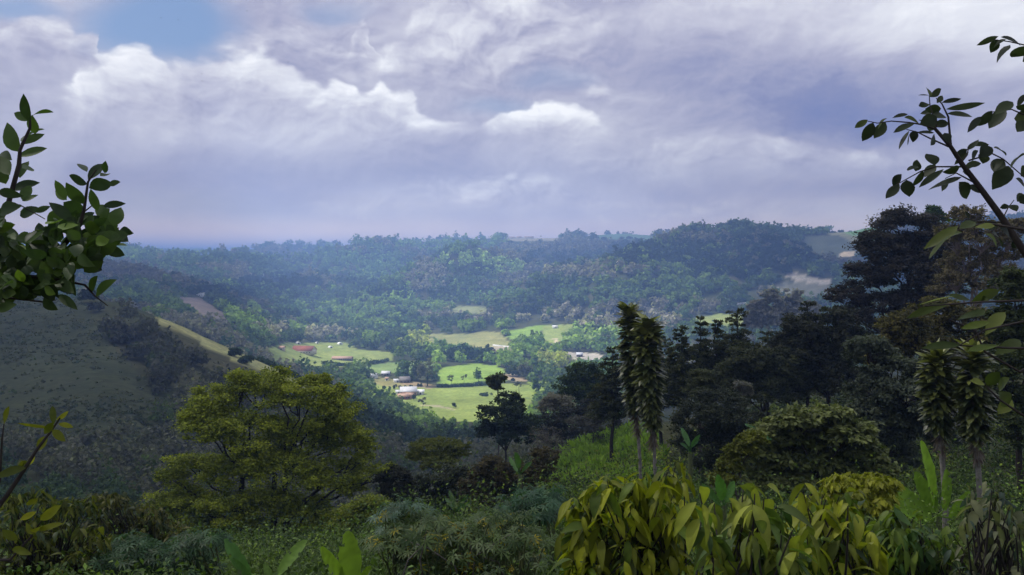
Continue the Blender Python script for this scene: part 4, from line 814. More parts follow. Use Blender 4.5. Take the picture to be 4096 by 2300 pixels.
banana('banana plant at the bottom edge with one leaf leaning left', 250, 8.6, 590, [(250, 580, 224, 540, 13, (.3, -.8, .5)), (253, 585, 236, 556, 9)], (.06, .13, .03))
banana('banana plant at the bottom edge with a broad leaf slanting up to the right', 276, 8.2, 592, [(278, 575, 306, 538, 15, (-.4, -.7, .6)), (274, 588, 262, 566, 8)], (.12, .20, .04))
banana('banana plant at the bottom edge with a bright leaf standing straight up', 350, 7.8, 596, [(352, 590, 347, 534, 23, (.1, -.95, .2)), (344, 585, 325, 544, 13, (.3, -.8, .5)), (358, 586, 372, 560, 8)], (.15, .24, .02))
banana('small banana plant with a pale upright leaf in the middle of the hollow', 520, 42, 474, [(519, 468, 516, 451, 7), (522, 472, 530, 458, 5), (517, 472, 509, 460, 5)], (.055, .12, .03))
banana('small banana plant low in the hollow with fanned narrow leaves', 456, 34, 512, [(455, 508, 448, 494, 5), (457, 508, 468, 492, 4), (454, 510, 443, 503, 4), (458, 510, 470, 500, 4)], (.045, .10, .022))
banana('banana plant glimpsed in the gap right of the creeper-covered tree', 762, 46, 436, [(761, 432, 756, 418, 6), (763, 432, 772, 420, 5), (760, 434, 750, 426, 5), (764, 434, 770, 442, 5)], (.04, .12, .03))
banana('banana plant in the grass at the foot of the right corn plant', 690, 48, 452, [(689, 446, 685, 430, 6), (691, 447, 698, 434, 5), (688, 449, 679, 440, 5)], (.045, .11, .03))
# ================================================================== undergrowth and grass of the near slopes (nobody could count it)
LIM = [(-150, 500), (0, 505), (90, 518), (150, 505), (200, 520), (330, 512), (380, 495), (410, 474), (450, 470), (500, 452), (545, 434), (600, 415), (640, 428), (662, 440), (700, 418), (740, 404), (800, 392), (860, 385), (900, 410), (1000, 400), (1200, 390)]
def cover_band(name, n, ys, seed, per, hmax, cols, szpx, grassy=False):
    r = np.random.default_rng(seed); u = r.uniform(-140, 1160, n); Y = np.exp(r.uniform(math.log(ys[0]), math.log(ys[1]), n))
    x = (u-U0)/F*Y; z = hgt(x, Y); vg = V0-z/Y*F; room = vg-np.interp(u, *zip(*LIM))-r.uniform(-2, 10, n)
    ok = room > 3; u, Y, x, z, vg, room = [q_[ok] for q_ in (u, Y, x, z, vg, room)]; n = len(u)
    gr = inpoly(u, vg, [(525, 440), (560, 420), (590, 408), (645, 420), (660, 455), (640, 500), (600, 500), (520, 495)]) & (Y > 48) & (Y < 135)
    if not grassy: k_ = ~gr | (r.random(n) < .12); u, Y, x, z, room = [q_[k_] for q_ in (u, Y, x, z, room)]; n = len(u)
    H = np.minimum(room*Y/F, hmax)*(.35+.65*r.random(n)); R = np.clip(H*(.45+.4*r.random(n)), .25, 2.2)
    hn = fbm(x/7, Y/7, 3, 123)+.12*r.normal(size=n)
    c0 = mixc(cols[0], cols[1], np.clip(.5+1.6*hn, 0, 1)); s_ = r.random(n) < .16; c0[s_] = mixc(cols[2], cols[3], r.random(s_.sum()))
    idx = np.repeat(np.arange(n), per); N_ = len(idx); d = nrm(r.normal(size=(N_, 3))); d[:, 2] = np.abs(d[:, 2])
    rad = (.5+.5*r.random(N_))*(1+.2*np.sin(4*np.arctan2(d[:, 1], d[:, 0])+idx))
    pos = np.stack([x, Y, z], 1)[idx]+d*rad[:, None]*np.stack([R, R, H], 1)[idx]
    Nn = nrm(d*.4+A3(0, 0, .5)+nrm(r.normal(size=(N_, 3)))*.7); ax = nrm(r.normal(size=(N_, 3)))
    c = c0[idx]*np.exp(.32*r.normal(size=N_))[:, None]; m = MB()
    scatter(m, RH, pos, ax, Nn, np.clip(szpx/F*Y, .05, .5)[idx]*(.6+.9*r.random(N_)), c)
    tag(m.build(name, M_LEAF), kind='stuff')
UC = [(.024, .036, .015), (.085, .110, .032), (.11, .15, .022), (.19, .22, .035)]
cover_band('undergrowth', 1500, (48, 170), 301, 130, 4.2, UC, 3.0)
cover_band('undergrowth', 1300, (16, 55), 302, 150, 3.0, [(.028, .050, .016), (.095, .145, .034), (.07, .14, .03), (.17, .23, .04)], 3.6)
cover_band('undergrowth', 420, (8.5, 17), 303, 170, .8, [(.028, .050, .016), (.085, .135, .030), (.07, .13, .03), (.15, .21, .04)], 6.0)
# grass on the bright slope
r = np.random.default_rng(8); n = 60000; u = r.uniform(515, 672, n); Y = np.exp(r.uniform(math.log(46), math.log(140), n)); x = (u-U0)/F*Y; z = hgt(x, Y); vg = V0-z/Y*F
k_ = inpoly(u+6*fbm(x/5, Y/5, 2, 4), vg, [(520, 446), (556, 424), (590, 408), (645, 416), (664, 455), (645, 505), (600, 505), (518, 497)]); x, Y, z = x[k_], Y[k_], z[k_]; n = len(x)
pn_ = fbm(x/4, Y/4, 3, 88); hgr = .55+1.6*np.clip(.3+2*pn_, 0, 1.2)
gm2 = MB(); ax = nrm(np.stack([r.normal(size=n)*.5, r.normal(size=n)*.5, np.ones(n)], 1))
scatter(gm2, RH, np.stack([x, Y, z-.05], 1), ax, nrm(A3(0, -1, .3)+.5*r.normal(size=(n, 3))), hgr*(.6+.6*r.random(n)), mixc((.085, .145, .018), (.27, .41, .042), np.clip(.45+1.3*pn_+.25*r.normal(size=n), 0, 1)), .55)
tag(gm2.build('grass', M_LEAF), kind='stuff')
# ================================================================== broad-leaved shrubs close below the camera
LB = leaf_tpl(6, .40, .16, .42, .45)
def shrub(label, u, Y, ells, ntips, per, L, c1, c2, name='broad_leaf_shrub', dr=.75, tpl=LB, wd=1.0, stems=14, mat=None, depth=.9, cat='shrub', vb=None, pick=None):
    b = G(u, Y); px = Y/F; r = thing(name, b, label, cat); m = MB(); tk = MB()
    w = np.array([e[2]*e[3] for e in ells], float); w /= w.sum(); tips = []
    for e in rng.choice(len(ells), ntips, p=w):
        a = rng.random()*2*math.pi; q_ = rng.random()**.45
        uu_, vv_ = ells[e][0]+ells[e][2]*q_*math.cos(a), ells[e][1]+ells[e][3]*q_*math.sin(a)
        tips.append(P(uu_, vv_, Y*(1+depth/Y*rng.normal()*.5)))
    tips = np.array(tips); hubs = b+A3(0, 0, .1)+rng.normal(size=(stems, 3))*A3(.25, .25, 0)
    for t_ in tips:
        h_ = hubs[rng.integers(stems)]; mid = h_+(t_-h_)*.5+A3(rng.normal()*.08, rng.normal()*.08, .1)
        pts = np.array([h_*(1-f)**2+2*mid*f*(1-f)+t_*f*f for f in np.linspace(.15, 1, 6)]); tube(tk, pts, .012+.006*rng.random(), .004, 5)
    n = len(tips)*per; k = np.repeat(np.arange(len(tips)), per); a = np.tile(np.arange(per)*2.4, len(tips))+rng.random(n)*1.2
    cf = rng.random(len(tips)); d = np.stack([np.cos(a), np.sin(a), rng.normal(size=n)*.35-dr*(.4+.9*rng.random(n))], 1); d = nrm(d)
    pos = tips[k]+rng.normal(size=(n, 3))*A3(.02, .02, .05)-A3(0, 0, 1)*(rng.random(n)*.16*L/.25)[:, None]
    c = mixc(c1, c2, np.clip(.55*cf[k]+.45*rng.random(n), 0, 1))
    c = np.repeat(c, len(tpl[0]), 0).reshape(n, len(tpl[0]), 3)*(1+.10*rng.normal(size=(n, len(tpl[0]), 1)))
    c[:, 1::3] *= 1.18
    dk_ = rng.random(n) < .3; c[dk_] = c[dk_]*A3(.45, .62, .9)
    S = L*(.42+.75*rng.random(n)**1.3); X, Yd, Z = frames(d, nrm(A3(0, 0, 1)+.35*rng.normal(size=(n, 3)))); X = X*(wd*(.7+.55*rng.random(n)))[:, None]
    T, Q = tpl; V = pos[:, None, :]+S[:, None, None]*(T[None, :, 0:1]*X[:, None]+T[None, :, 1:2]*Yd[:, None]+T[None, :, 2:3]*Z[:, None])
    V[:, :, 2] -= (S[:, None]*.25*(T[None, :, 1]**2)*rng.random((n, 1)))
    m.add(V.reshape(-1, 3), (Q[None]+(np.arange(n)*len(T))[:, None, None]).reshape(-1, 4), c.reshape(-1, 3))
    tk.build('stem', M_TWIG, r, b, True); m.build('leaves', mat or M_NEAR, r, b, True); return r
LIME = ((.035, .050, .008), (.30, .32, .016))
shrub('tall leafy shrub of drooping yellow-green leaves below the middle corn plants', 632, 9.6, [(618, 484, 22, 10), (650, 476, 26, 9), (676, 474, 12, 12), (590, 505, 22, 12), (640, 500, 34, 14), (675, 500, 22, 14), (578, 528, 18, 8), (610, 530, 30, 14), (650, 535, 36, 18), (570, 548, 14, 8), (600, 556, 30, 14), (660, 566, 40, 12)],
      210, 8, .25, *LIME)
shrub('shrub of very large hanging green leaves right of the tall leafy yellow-green shrub', 752, 5.8, [(712, 498, 18, 10), (740, 494, 22, 10), (770, 506, 24, 12), (725, 530, 28, 16), (770, 538, 30, 16), (735, 560, 30, 12), (800, 528, 14, 12), (788, 560, 20, 12)], 64, 6, .225, (.030, .054, .016), (.25, .28, .035), stems=8, depth=.5)
shrub('bushy yellow-green shrub with large hanging leaves right of centre at the bottom', 838, 6.6, [(812, 498, 16, 8), (838, 505, 20, 10), (826, 534, 26, 14), (856, 536, 20, 12), (840, 562, 34, 12)], 64, 6, .20, (.034, .054, .012), (.27, .29, .022), stems=8, depth=.5)
shrub('leafy mid-green shrub in the lower right, under the banana leaves', 905, 8.2, [(880, 515, 26, 10), (910, 528, 26, 12), (935, 545, 24, 14), (880, 548, 30, 14), (915, 564, 36, 10)], 90, 7, .19, (.040, .070, .014), (.13, .18, .028), stems=10, depth=.7)
shrub('thin-leaved dull shrub with many bare upright stems in the bottom right corner', 992, 7.4, [(985, 500, 24, 14), (1005, 520, 24, 18), (970, 530, 20, 14), (1000, 552, 30, 16), (965, 560, 18, 10)], 60, 5, .15, (.045, .055, .030), (.15, .16, .08), stems=16, depth=.5)
shrub('olive shrub filling the bottom left corner', 40, 13.5, [(35, 500, 34, 12), (75, 508, 26, 12), (30, 530, 36, 16), (95, 530, 22, 12), (60, 555, 44, 16), (20, 562, 30, 12)], 190, 10, .17, (.032, .045, .010), (.13, .14, .020), dr=.5, stems=16)
shrub('spreading olive shrub between the corner shrub and the big yellow-green tree', 140, 20, [(105, 500, 26, 8), (140, 510, 26, 10), (120, 525, 34, 12), (165, 528, 22, 10)], 130, 12, .19, (.035, .042, .014), (.12, .115, .025), dr=.4, stems=14)
# star-leaved plants
def palmate():
    V = []; Q = []
    for i, a in enumerate(np.linspace(-2.2, 2.2, 7)):
        L = 1-.12*abs(a); k = len(V); ca, sa = math.cos(a), math.sin(a)
        for (px_, py_, pz_) in [(0, 0, 0), (.10, .5*L, .05), (0, L, -.16), (-.10, .5*L, .05)]: V.append((px_*ca+py_*sa, -px_*sa+py_*ca, pz_))
        Q.append((k, k+1, k+2, k+3))
    return np.array(V), np.array(Q)
PM = palmate()
def star_plant(label, u, Y, ells, ntips, per, L, c1, c2, cy=None, fy=.1, stems=12):
    b = G(u, Y); r = thing('star_leaf_plant', b, label, 'shrub'); m = MB(); tk = MB()
    w = np.array([e[2]*e[3] for e in ells], float); w /= w.sum(); hubs = b+rng.normal(size=(stems, 3))*A3(1.2*ells[0][2]/F*Y, .4, 0)
    for e in rng.choice(len(ells), ntips, p=w):
        a = rng.random()*6.283; q_ = rng.random()**.5; t_ = P(ells[e][0]+ells[e][2]*q_*math.cos(a), ells[e][1]+ells[e][3]*q_*math.sin(a), Y+rng.normal()*.7)
        h_ = hubs[np.argmin(np.abs(hubs[:, 0]-t_[0]))]; tube(tk, bend(h_, t_, 6, .03, .03), .016, .006, 5)
        a = np.arange(per)*2.4+rng.random(); d = np.stack([np.cos(a), np.sin(a), .3*rng.normal(size=per)+.1], 1)*(.25+.35*rng.random((per, 1)))*L*1.8; pos = t_+d
        for q2 in pos[::2]: tube(tk, [t_, q2], .004, .003, 4)
        c = mixc(c1, c2, rng.random(per)); yl = rng.random(per) < fy
        if cy is not None: c[yl] = np.asarray(cy)*(.7+.5*rng.random((yl.sum(), 1)))
        scatter(m, PM, pos, nrm(d*A3(1, 1, .2)-A3(0, 0, .35*L)), nrm(A3(0, -.25, 1)+.4*rng.normal(size=(per, 3))), L*(.6+.6*rng.random(per)), c)
    tk.build('stem', M_STALK, r, b, True); m.build('leaves', M_NEAR, r, b); return r
star_plant('bluish star-leaved plants massed at the bottom left, left of the banana leaves', 165, 13.5, [(160, 548, 46, 12), (120, 556, 22, 12), (195, 542, 26, 9), (160, 566, 56, 10)], 120, 8, .16, (.016, .038, .014), (.050, .105, .045))
star_plant('tangled star-leaved plant with yellowing leaves at the bottom centre', 455, 12, [(410, 520, 26, 10), (440, 530, 40, 12), (500, 528, 40, 12), (395, 545, 20, 12), (450, 552, 50, 14), (520, 548, 34, 14), (470, 568, 70, 9)], 190, 7, .15, (.024, .048, .016), (.090, .135, .042), (.30, .25, .02), .10, 26)
star_plant('tall bluish star-leaved sprig standing up left of the tangled yellowing plant', 398, 13, [(400, 508, 14, 7), (388, 522, 12, 8), (412, 514, 12, 8)], 22, 7, .15, (.03, .06, .035), (.09, .15, .10), stems=4)
star_plant('blue-green star-leaved plant beside the tall yellow-green shrub', 535, 16, [(538, 496, 18, 9), (525, 510, 22, 10), (548, 512, 12, 10)], 46, 8, .20, (.020, .052, .026), (.06, .125, .065), stems=6)
M_STALKB = solid_mat('weathered_stalk', (.13, .115, .10), .95, .4, 8.0)
for (u, pts) in [(452, [(470, 590), (455, 566), (428, 548), (404, 540)]), (470, [(452, 585), (470, 560), (492, 545), (511, 534)]), (440, [(430, 590), (420, 560), (424, 545), (426, 530)]), (490, [(470, 588), (474, 562), (470, 545)]), (420, [(388, 575), (408, 560), (420, 548)]), (500, [(520, 575), (498, 562), (478, 556)])]:
    Yq = 10.5+rng.random(); m = MB(); q_ = np.array([P(a, v_, Yq) for a, v_ in pts]); o = A3(*q_[0])
    nm = {452: 'thick bare grey stalk bending left in the tangle', 470: 'bare grey stalk rising to the right through the tangle', 440: 'short kinked pale stalk at the left of the tangle', 490: 'short straight bare stalk in the middle of the tangle', 420: 'bare stalk low at the left end of the tangle', 500: 'bare stalk slanting left at the right end of the tangle'}[u]
    q_[0][2] = min(q_[0][2], h1(q_[0][0], q_[0][1])-.1); tube(m, q_, .013, .005, 6); tag(m.build('bare_stalk', M_STALKB, None, tuple(q_[0]), True), nm, 'stalk', 'bare stalks in the tangled plants')
# ================================================================== citrus boughs leaning in at the left
LC = leaf_tpl(6, 1.0, .10, .16, .48)
def px_leaves(m, L, Y, dy, c1, c2, tpl=LC, face=(0, -1, .25), fj=.45):
    for (bu, bv, tu, tv, w) in L:
        cu_, tw_ = rng.normal()*.16, rng.normal()*.5
        y_ = Y+rng.normal()*dy; p_ = P(bu, bv, y_); q_ = P(tu, tv, y_+rng.normal()*dy*.4); ax = q_-p_; l = np.linalg.norm(ax)
        c = mixc(c1, c2, rng.random()**1.5)*(A3(1.9, 1.8, .9) if rng.random() < .1 else 1); cc = np.repeat(c[None], len(tpl[0]), 0)*(1+.08*rng.normal(size=(len(tpl[0]), 1)))  # a few leaves tinted yellow-green as if lit
        T = tpl[0].copy(); T[:, 0] *= 1.12*w*y_/F/l; T[:, 2] *= min(1.0, w*y_/F/l*1.6); T[:, 2] += cu_*T[:, 1]**2+tw_*T[:, 0]*T[:, 1]; T[:, 0] += .10*rng.normal()*T[:, 1]**2; N = nrm(A3(*face)+.65*fj*rng.normal(size=3)); X, Yd, Z = frames((ax/l)[None], N[None])
        m.add(p_+l*(T[:, 0:1]*X[0]+T[:, 1:2]*Yd[0]+T[:, 2:3]*Z[0]), tpl[1], cc)
CY = 3.5
bz = A3((-150-U0)/F*CY, CY, 0); bz[2] = h1(bz[0], CY)
ct = thing('citrus_tree', bz, 'dark glossy-leaved citrus boughs leaning in against the sky at the left edge', 'tree')
tk = MB(); tube(tk, bend(bz-A3(0, 0, .2), P(-140, 330, CY), 8, 0, .01), .06, .035, 9)
def pxt(m, pts, r0, r1, Y): tube(m, [P(a, b_, Y) for a, b_ in pts], r0, r1, 6)
pxt(tk, [(-140, 330), (-60, 280), (-10, 240), (8, 205), (19, 165), (20, 150), (30, 128), (30, 112)], .016, .004, CY)
pxt(tk, [(-140, 330), (-40, 300), (20, 275), (60, 250), (80, 225), (84, 210), (88, 182), (96, 170)], .016, .003, CY)
pxt(tk, [(20, 275), (60, 280), (85, 285), (95, 296), (108, 306)], .008, .002, CY); pxt(tk, [(60, 250), (95, 240), (113, 228), (119, 228)], .006, .002, CY)
pxt(tk, [(-40, 300), (10, 298), (44, 302), (56, 300)], .007, .002, CY); pxt(tk, [(8, 205), (20, 205), (45, 219)], .004, .002, CY); pxt(tk, [(84, 212), (94, 204), (98, 198)], .003, .002, CY)
CLv = [(29.5, 121, 17.6, 95, 9), (32, 116, 48.3, 106.5, 8), (29, 121, 14.7, 111.7, 8), (35, 134, 31, 113, 11), (20.4, 144, 43.7, 132.6, 8), (22, 142, 33, 124, 12), (20, 152, -2, 125.5, 15), (18, 156, 47.5, 149.8, 10), (12, 160, -8, 150, 12), (20, 178, 23, 160, 13), (22, 168, 31, 169, 8), (10, 190, 40, 180, 10), (6, 184, -4, 160, 16), (22, 200, 31, 186, 10), (22, 201, 38, 195, 6), (-2, 192, 18, 193, 9), (10, 175, 2, 158, 12),
 (87, 172, 76, 161, 8), (88, 180, 103.6, 162.6, 9), (104.5, 173, 107, 162, 6), (100, 176, 112, 173, 9), (87.5, 184, 70.8, 174, 10), (89, 188, 109, 178, 13), (109, 184, 118.8, 182.5, 6), (83.6, 204, 68.4, 184, 13), (66.5, 200, 60, 179, 10), (67, 200, 53, 189.7, 8), (84, 214, 65.6, 201.6, 14), (72, 221, 51, 200.6, 11), (97, 211, 94, 190, 9), (103, 206, 124, 202.5, 7), (114, 226, 118, 207, 14), (96, 206, 109, 218, 11), (47, 222, 66, 212, 14), (20, 216, 33, 206, 10), (34, 212, 51, 207, 6),
 (119, 231, 130, 230, 7), (100, 246, 126, 254.5, 10), (92, 252, 108.6, 253.5, 7), (84, 272, 99.6, 260, 11), (88, 270, 107.8, 267.4, 8), (96, 296, 106.6, 279, 11), (90, 292, 96, 275, 9), (76, 296, 70, 274, 13), (57, 295, 78.6, 305, 8), (43.6, 298, 53, 311, 11), (-4, 310, 18, 303, 9), (-6, 304, 10, 296, 9), (20, 292, 36, 290, 10), (44, 285, 52, 300, 12), (70, 250, 82, 270, 12), (0, 214, 12, 200, 13), (-6, 222, 8, 212, 14)]
r = np.random.default_rng(31); MP = [(-10, 222), (20, 224), (45, 226), (70, 218), (100, 220), (118, 226), (122, 240), (112, 252), (82, 258), (76, 276), (70, 290), (40, 292), (-10, 302)]
while len(CLv) < 400:
    a, b_ = r.uniform(-12, 124), r.uniform(210, 304)
    if not inpoly(np.array([a]), np.array([b_]), MP)[0] or (14 < a < 40 and 222 < b_ < 236): continue
    th = r.uniform(0, 6.283); l = r.uniform(13, 22); CLv.append((a-math.cos(th)*l*.5, b_+math.sin(th)*l*.3, a+math.cos(th)*l*.5, b_-math.sin(th)*l*.5, r.uniform(7, 12)))
OFF = []
for k in range(170):
    a, b_ = r.uniform(-230, -8), 0; b_ = r.uniform(170, 340)
    if ((a+110)/115)**2+((b_-262)/82)**2 < 1: th = r.uniform(0, 6.283); l = r.uniform(14, 22); OFF.append((a, b_, a+math.cos(th)*l, b_-math.sin(th)*l*.7, r.uniform(8, 12)))
for (a, b_, c_, d_, w_) in OFF[::6]: pxt(tk, [(-140, 330), ((a-140)*.5, (b_+330)*.5-8), (a, b_)], .006, .002, CY)
m = MB(); px_leaves(m, OFF, CY, .45, (.022, .042, .016), (.060, .105, .026)); px_leaves(m, CLv, CY, .16, (.022, .042, .016), (.060, .105, .026)); m.build('leaves', M_NEAR, ct, bz, True); tk.build('branch', M_TWIG, ct, bz, True)
# low yellow-leaved citrus shoot in the lower left
sb = G(-30, 3.2); st = thing('citrus_shoot', sb, 'thin shoot with soft yellow-green leaves in the lower left corner', 'sapling'); tk = MB()
pxt(tk, [(-30, 560), (-12, 520), (8, 494), (24, 470), (38, 448), (52, 430), (60, 418)], .012, .003, 3.2); pxt(tk, [(-12, 520), (0, 480), (2, 440), (4, 424)], .006, .002, 3.2); pxt(tk, [(-30, 560), (10, 560), (30, 538), (42, 520)], .007, .002, 3.2)
tube(tk, bend(sb-A3(0, 0, .1), P(-30, 560, 3.2), 5), .016, .012, 7); tk.build('stem', M_TWIG, st, sb, True); m = MB()
px_leaves(m, [q_[:4]+(q_[4]*.62,) for q_ in [(52, 428, 18, 420, 12), (54, 424, 52, 405, 9), (56, 420, 70, 412, 7), (52, 430, 66, 440, 12), (48, 436, 36, 452, 16), (44, 434, 54, 424, 9), (58, 424, 74, 426, 8), (26, 468, 0, 472, 14), (24, 470, 16, 456, 9), (26, 466, 34, 456, 8), (28, 462, 18, 468, 10), (4, 424, 8, 408, 9), (0, 440, -8, 430, 9), (24, 508, 16, 494, 8), (26, 505, 38, 498, 8), (20, 520, 36, 512, 9), (36, 530, 62, 525, 10), (34, 534, 24, 524, 11), (18, 540, 2, 530, 12), (40, 520, 58, 508, 13), (30, 530, 50, 530, 10), (12, 550, 30, 546, 12)]], 3.2, .1, (.06, .08, .008), (.24, .25, .015)); m.build('leaves', M_NEAR, st, sb, True)
# ================================================================== slender sapling bending in at the right
R3 = lambda x, y: (674+x/7.228, y/7.228); R6 = lambda x, y: (925+x/6.424, 62.5+y/6.424); SY = 4.2
sb = G(1120, SY); sp = thing('slender_sapling', sb, 'slender dark sapling with small oval leaves bending in from the right against the sky', 'sapling'); tk = MB()
tube(tk, bend(sb-A3(0, 0, .2), P(1075, 330, SY), 7, 0, .008), .035, .024, 8)
pxt(tk, [(1075, 330), (1045, 285), (1024, 251), (1000, 215), (979.5, 187), (962.4, 164.5), (950.7, 146.6), (934.3, 127.9)], .022, .008, SY)
pxt(tk, [(951, 147), (948.3, 117), (942, 103.8), (936, 98)], .006, .002, SY)
for tw in [[(1985, 1060), (1850, 1000), (1760, 955), (1680, 935)], [(1880, 930), (1790, 900), (1700, 885), (1570, 875), (1470, 890), (1400, 875)], [(1900, 920), (1880, 860), (1850, 760), (1845, 690)], [(2090, 1205), (1890, 1205), (1780, 1240), (1680, 1295), (1590, 1345)], [(2190, 1330), (2040, 1250), (1960, 1290)], [(2070, 1180), (2120, 1120), (2130, 1060)], [(2130, 1160), (2300, 1110), (2380, 1150), (2530, 1280), (2700, 1400)], [(2750, 420), (2600, 340), (2420, 300), (2300, 285)], [(2800, 900), (2530, 830), (2440, 790), (2300, 810), (2180, 870)], [(2700, 560), (2560, 660), (2490, 740)]]:
    pxt(tk, [R3(*p_) for p_ in tw], .0045, .002, SY)
pxt(tk, [R3(2750, 420), (1080, 140), (1090, 250), (1075, 330)], .010, .016, SY); pxt(tk, [R3(2800, 900), (1085, 200), (1090, 250)], .006, .008, SY); pxt(tk, [R3(2700, 1400), (1080, 240), (1085, 280)], .006, .008, SY); pxt(tk, [R3(2700, 560), (1075, 110), (1080, 140)], .005, .006, SY)
pxt(tk, [(1003, 222), (990, 222), (972, 221), (958, 228)], .004, .002, SY); pxt(tk, [(1003, 218), (1008, 208), (1014, 200)], .003, .002, SY)
tk.build('branch', M_TWIG, sp, sb, True)
RL = [(1540, 855, 1455, 905, 45), (1530, 885, 1450, 1000, 72), (1440, 885, 1375, 1020, 72), (1400, 865, 1308, 935, 45), (1690, 825, 1585, 845, 40), (1665, 850, 1770, 870, 62), (1740, 895, 1572, 945, 50), (1700, 945, 1615, 1085, 42), (1700, 970, 1667, 1045, 50), (1745, 945, 1720, 1012, 55), (1880, 960, 1750, 955, 45), (1880, 965, 1860, 1052, 92), (1955, 960, 1992, 1018, 60),
 (1850, 700, 1838, 622, 55), (1845, 690, 1758, 690, 38), (1850, 702, 1942, 655, 42), (1850, 755, 1772, 765, 42), (1900, 745, 1955, 698, 38), (1935, 742, 2076, 718, 36), (1965, 790, 2190, 775, 42), (1970, 822, 2188, 820, 44), (1930, 785, 1830, 800, 62), (1900, 845, 1795, 900, 90), (1965, 845, 1870, 825, 75), (1985, 890, 1880, 900, 66), (1900, 805, 1775, 805, 40), (1870, 880, 1850, 950, 70), (1830, 870, 1760, 890, 60),
 (2120, 1078, 2030, 1130, 45), (2135, 1052, 2282, 1025, 38), (2200, 1088, 2130, 1150, 66), (2300, 1065, 2210, 1110, 85), (2235, 1110, 2242, 1172, 78), (2310, 1068, 2430, 1095, 66), (2380, 1150, 2290, 1235, 98), (2420, 1200, 2350, 1337, 118), (2530, 1120, 2420, 1165, 105), (2120, 1085, 2190, 1030, 40), (2130, 1100, 2025, 1190, 40), (2200, 1170, 2085, 1225, 55),
 (1885, 1195, 1850, 1095, 102), (1745, 1238, 1770, 1155, 62), (1760, 1200, 1685, 1240, 60), (1800, 1230, 1735, 1360, 62), (1890, 1190, 1808, 1280, 74), (1950, 1222, 1790, 1358, 62), (2065, 1208, 1960, 1245, 74), (1645, 1258, 1570, 1345, 58), (1630, 1330, 1532, 1446, 64), (1680, 1300, 1692, 1420, 90), (2080, 1280, 1838, 1366, 66), (1985, 1310, 1920, 1372, 76), (2060, 1315, 2160, 1424, 88), (2130, 1335, 2225, 1402, 70), (2105, 1200, 2215, 1170, 45), (2110, 1210, 2115, 1275, 45),
 (2345, 262, 2195, 320, 36), (2340, 285, 2290, 378, 64), (2430, 325, 2322, 450, 96), (2540, 330, 2440, 430, 116), (2360, 268, 2540, 305, 58), (2400, 285, 2300, 330, 60), (2660, 380, 2560, 430, 100), (2450, 738, 2330, 800, 84), (2400, 790, 2280, 932, 96), (2300, 800, 2198, 922, 74), (2225, 842, 2098, 950, 48), (2540, 680, 2475, 762, 38), (2560, 745, 2490, 812, 80), (2560, 850, 2460, 850, 92), (2550, 880, 2470, 940, 90),
 (2560, 1210, 2510, 1260, 80), (2470, 1290, 2540, 1345, 90), (2610, 1240, 2540, 1290, 80), (2560, 1420, 2500, 1470, 70), (2600, 1330, 2560, 1400, 80)]
LS = [R3(a, b_)+R3(c, d)+(w/7.228,) for a, b_, c, d, w in RL]
LS += [R6(a, b_)+R6(c, d)+(w/6.424,) for a, b_, c, d, w in [(545, 915, 590, 945, 55), (640, 850, 600, 880, 60), (540, 920, 488, 932, 32), (280, 1010, 275, 955, 34), (330, 1020, 245, 1050, 62), (470, 1040, 370, 1060, 66), (430, 1095, 520, 1140, 66), (480, 1060, 585, 1110, 60), (560, 1150, 600, 1180, 60)]]
m = MB(); px_leaves(m, LS, SY, .07, (.014, .022, .014), (.036, .050, .024), face=(0, -.8, .5), fj=.5); m.build('leaves', M_NEAR, sp, sb, True)
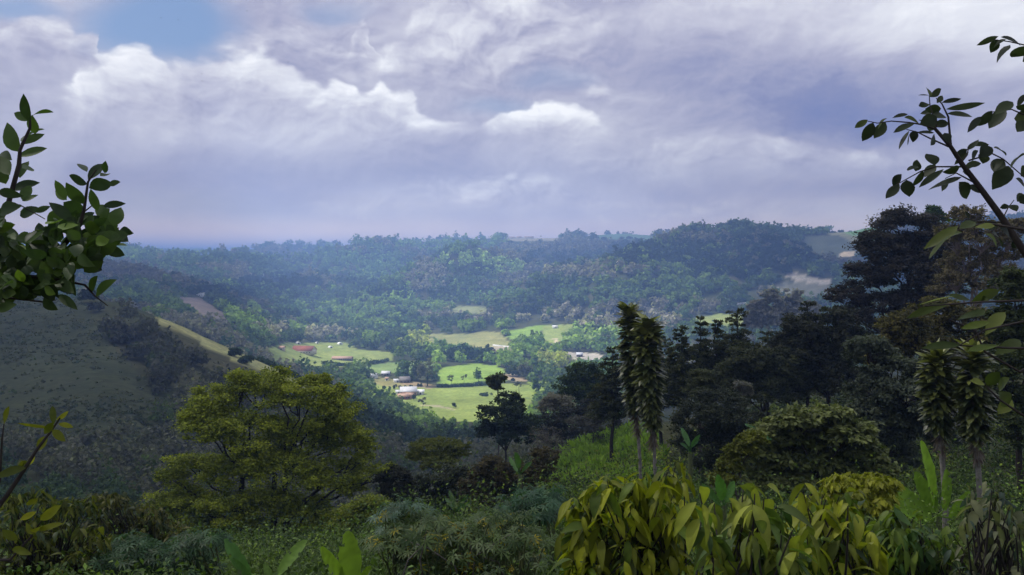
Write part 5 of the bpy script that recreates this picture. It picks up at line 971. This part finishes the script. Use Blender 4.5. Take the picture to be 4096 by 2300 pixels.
# soft green out-of-focus leaves of a second sapling, lower right
sb = G(1100, 3.0); s2 = thing('broad_leaf_sapling', sb, 'drooping twigs with broad green back-lit leaves at the right edge below the slender sapling', 'sapling'); tk = MB()
tube(tk, bend(sb-A3(0, 0, .2), P(1090, 300, 3.0), 6, 0, .01), .02, .012, 7)
for tw in [[(1090, 300), (1040, 232), (990, 224), (955, 228), (935, 244)], [(1090, 320), (1040, 300), (980, 302), (925, 306)], [(1090, 330), (1030, 320), (985, 330), (960, 345)], [(1090, 350), (1010, 348), (950, 345)], [(1090, 330), (1020, 372), (985, 352), (975, 330), (950, 320)], [(1090, 400), (1030, 420), (1000, 400), (985, 385)]]: pxt(tk, tw, .006, .0025, 3.0)
tk.build('branch', M_TWIG, s2, sb, True)
m = MB(); px_leaves(m, [(958, 226, 930, 248, 11), (962, 232, 938, 236, 9), (952, 234, 927, 258, 10), (948, 222, 958, 216, 7), (975, 222, 962, 228, 9), (995, 226, 975, 228, 9), (985, 234, 1002, 240, 9), (955, 296, 917, 304, 7), (970, 300, 950, 296, 6), (950, 304, 905, 314, 7), (990, 300, 972, 300, 7), (1000, 290, 972, 300, 9), (985, 310, 965, 322, 10), (1005, 312, 985, 330, 12), (960, 345, 923, 345, 8), (990, 322, 962, 330, 8), (1000, 345, 965, 352, 9), (1000, 372, 985, 384, 11), (1010, 378, 992, 392, 12), (998, 392, 1012, 404, 11), (1012, 400, 1000, 414, 11), (985, 385, 972, 380, 8), (1020, 340, 1004, 352, 12)], 3.0, .12, (.030, .048, .014), (.13, .155, .035), face=(0, -.6, .7)); m.build('leaves', M_NEAR, s2, sb, True)
# ================================================================== birds
for (u, v, lb) in [(161, 18, 'small dark bird high in the blue gap, lowest wing raised'), (178, 20, 'tiny dark bird in the blue gap, right of another'), (247, 11, 'tiny dark bird near the top edge, right of the blue gap'), (288, 62, 'tiny dark bird against the grey cloud right of the white bank'), (201.6, 74, 'upper tiny dark bird of two over the white cloud bank'), (202, 81, 'lower tiny dark bird of two over the white cloud bank')]:
    p_ = P(u, v, 230); r = thing('bird', p_, lb, 'bird', 'birds wheeling in the sky'); m = MB()
    tube(m, [A3(0, -.12, 0), A3(0, -.05, .01), A3(0, .08, .01), A3(0, .16, 0)], .045, .015, 6); m.build('body', M_TWIG, r)
    for s_ in (-1, 1):
        m = MB(); m.add([(0, -.05, 0), (s_*.18, -.02, .09), (s_*.36, .05, .05), (s_*.2, .06, .08), (0, .08, 0)], [(0, 1, 3, 4)]); m.add([(s_*.18, -.02, .09), (s_*.36, .05, .05), (s_*.2, .06, .08)], [(0, 1, 2)]); m.build('wing', M_TWIG, r)
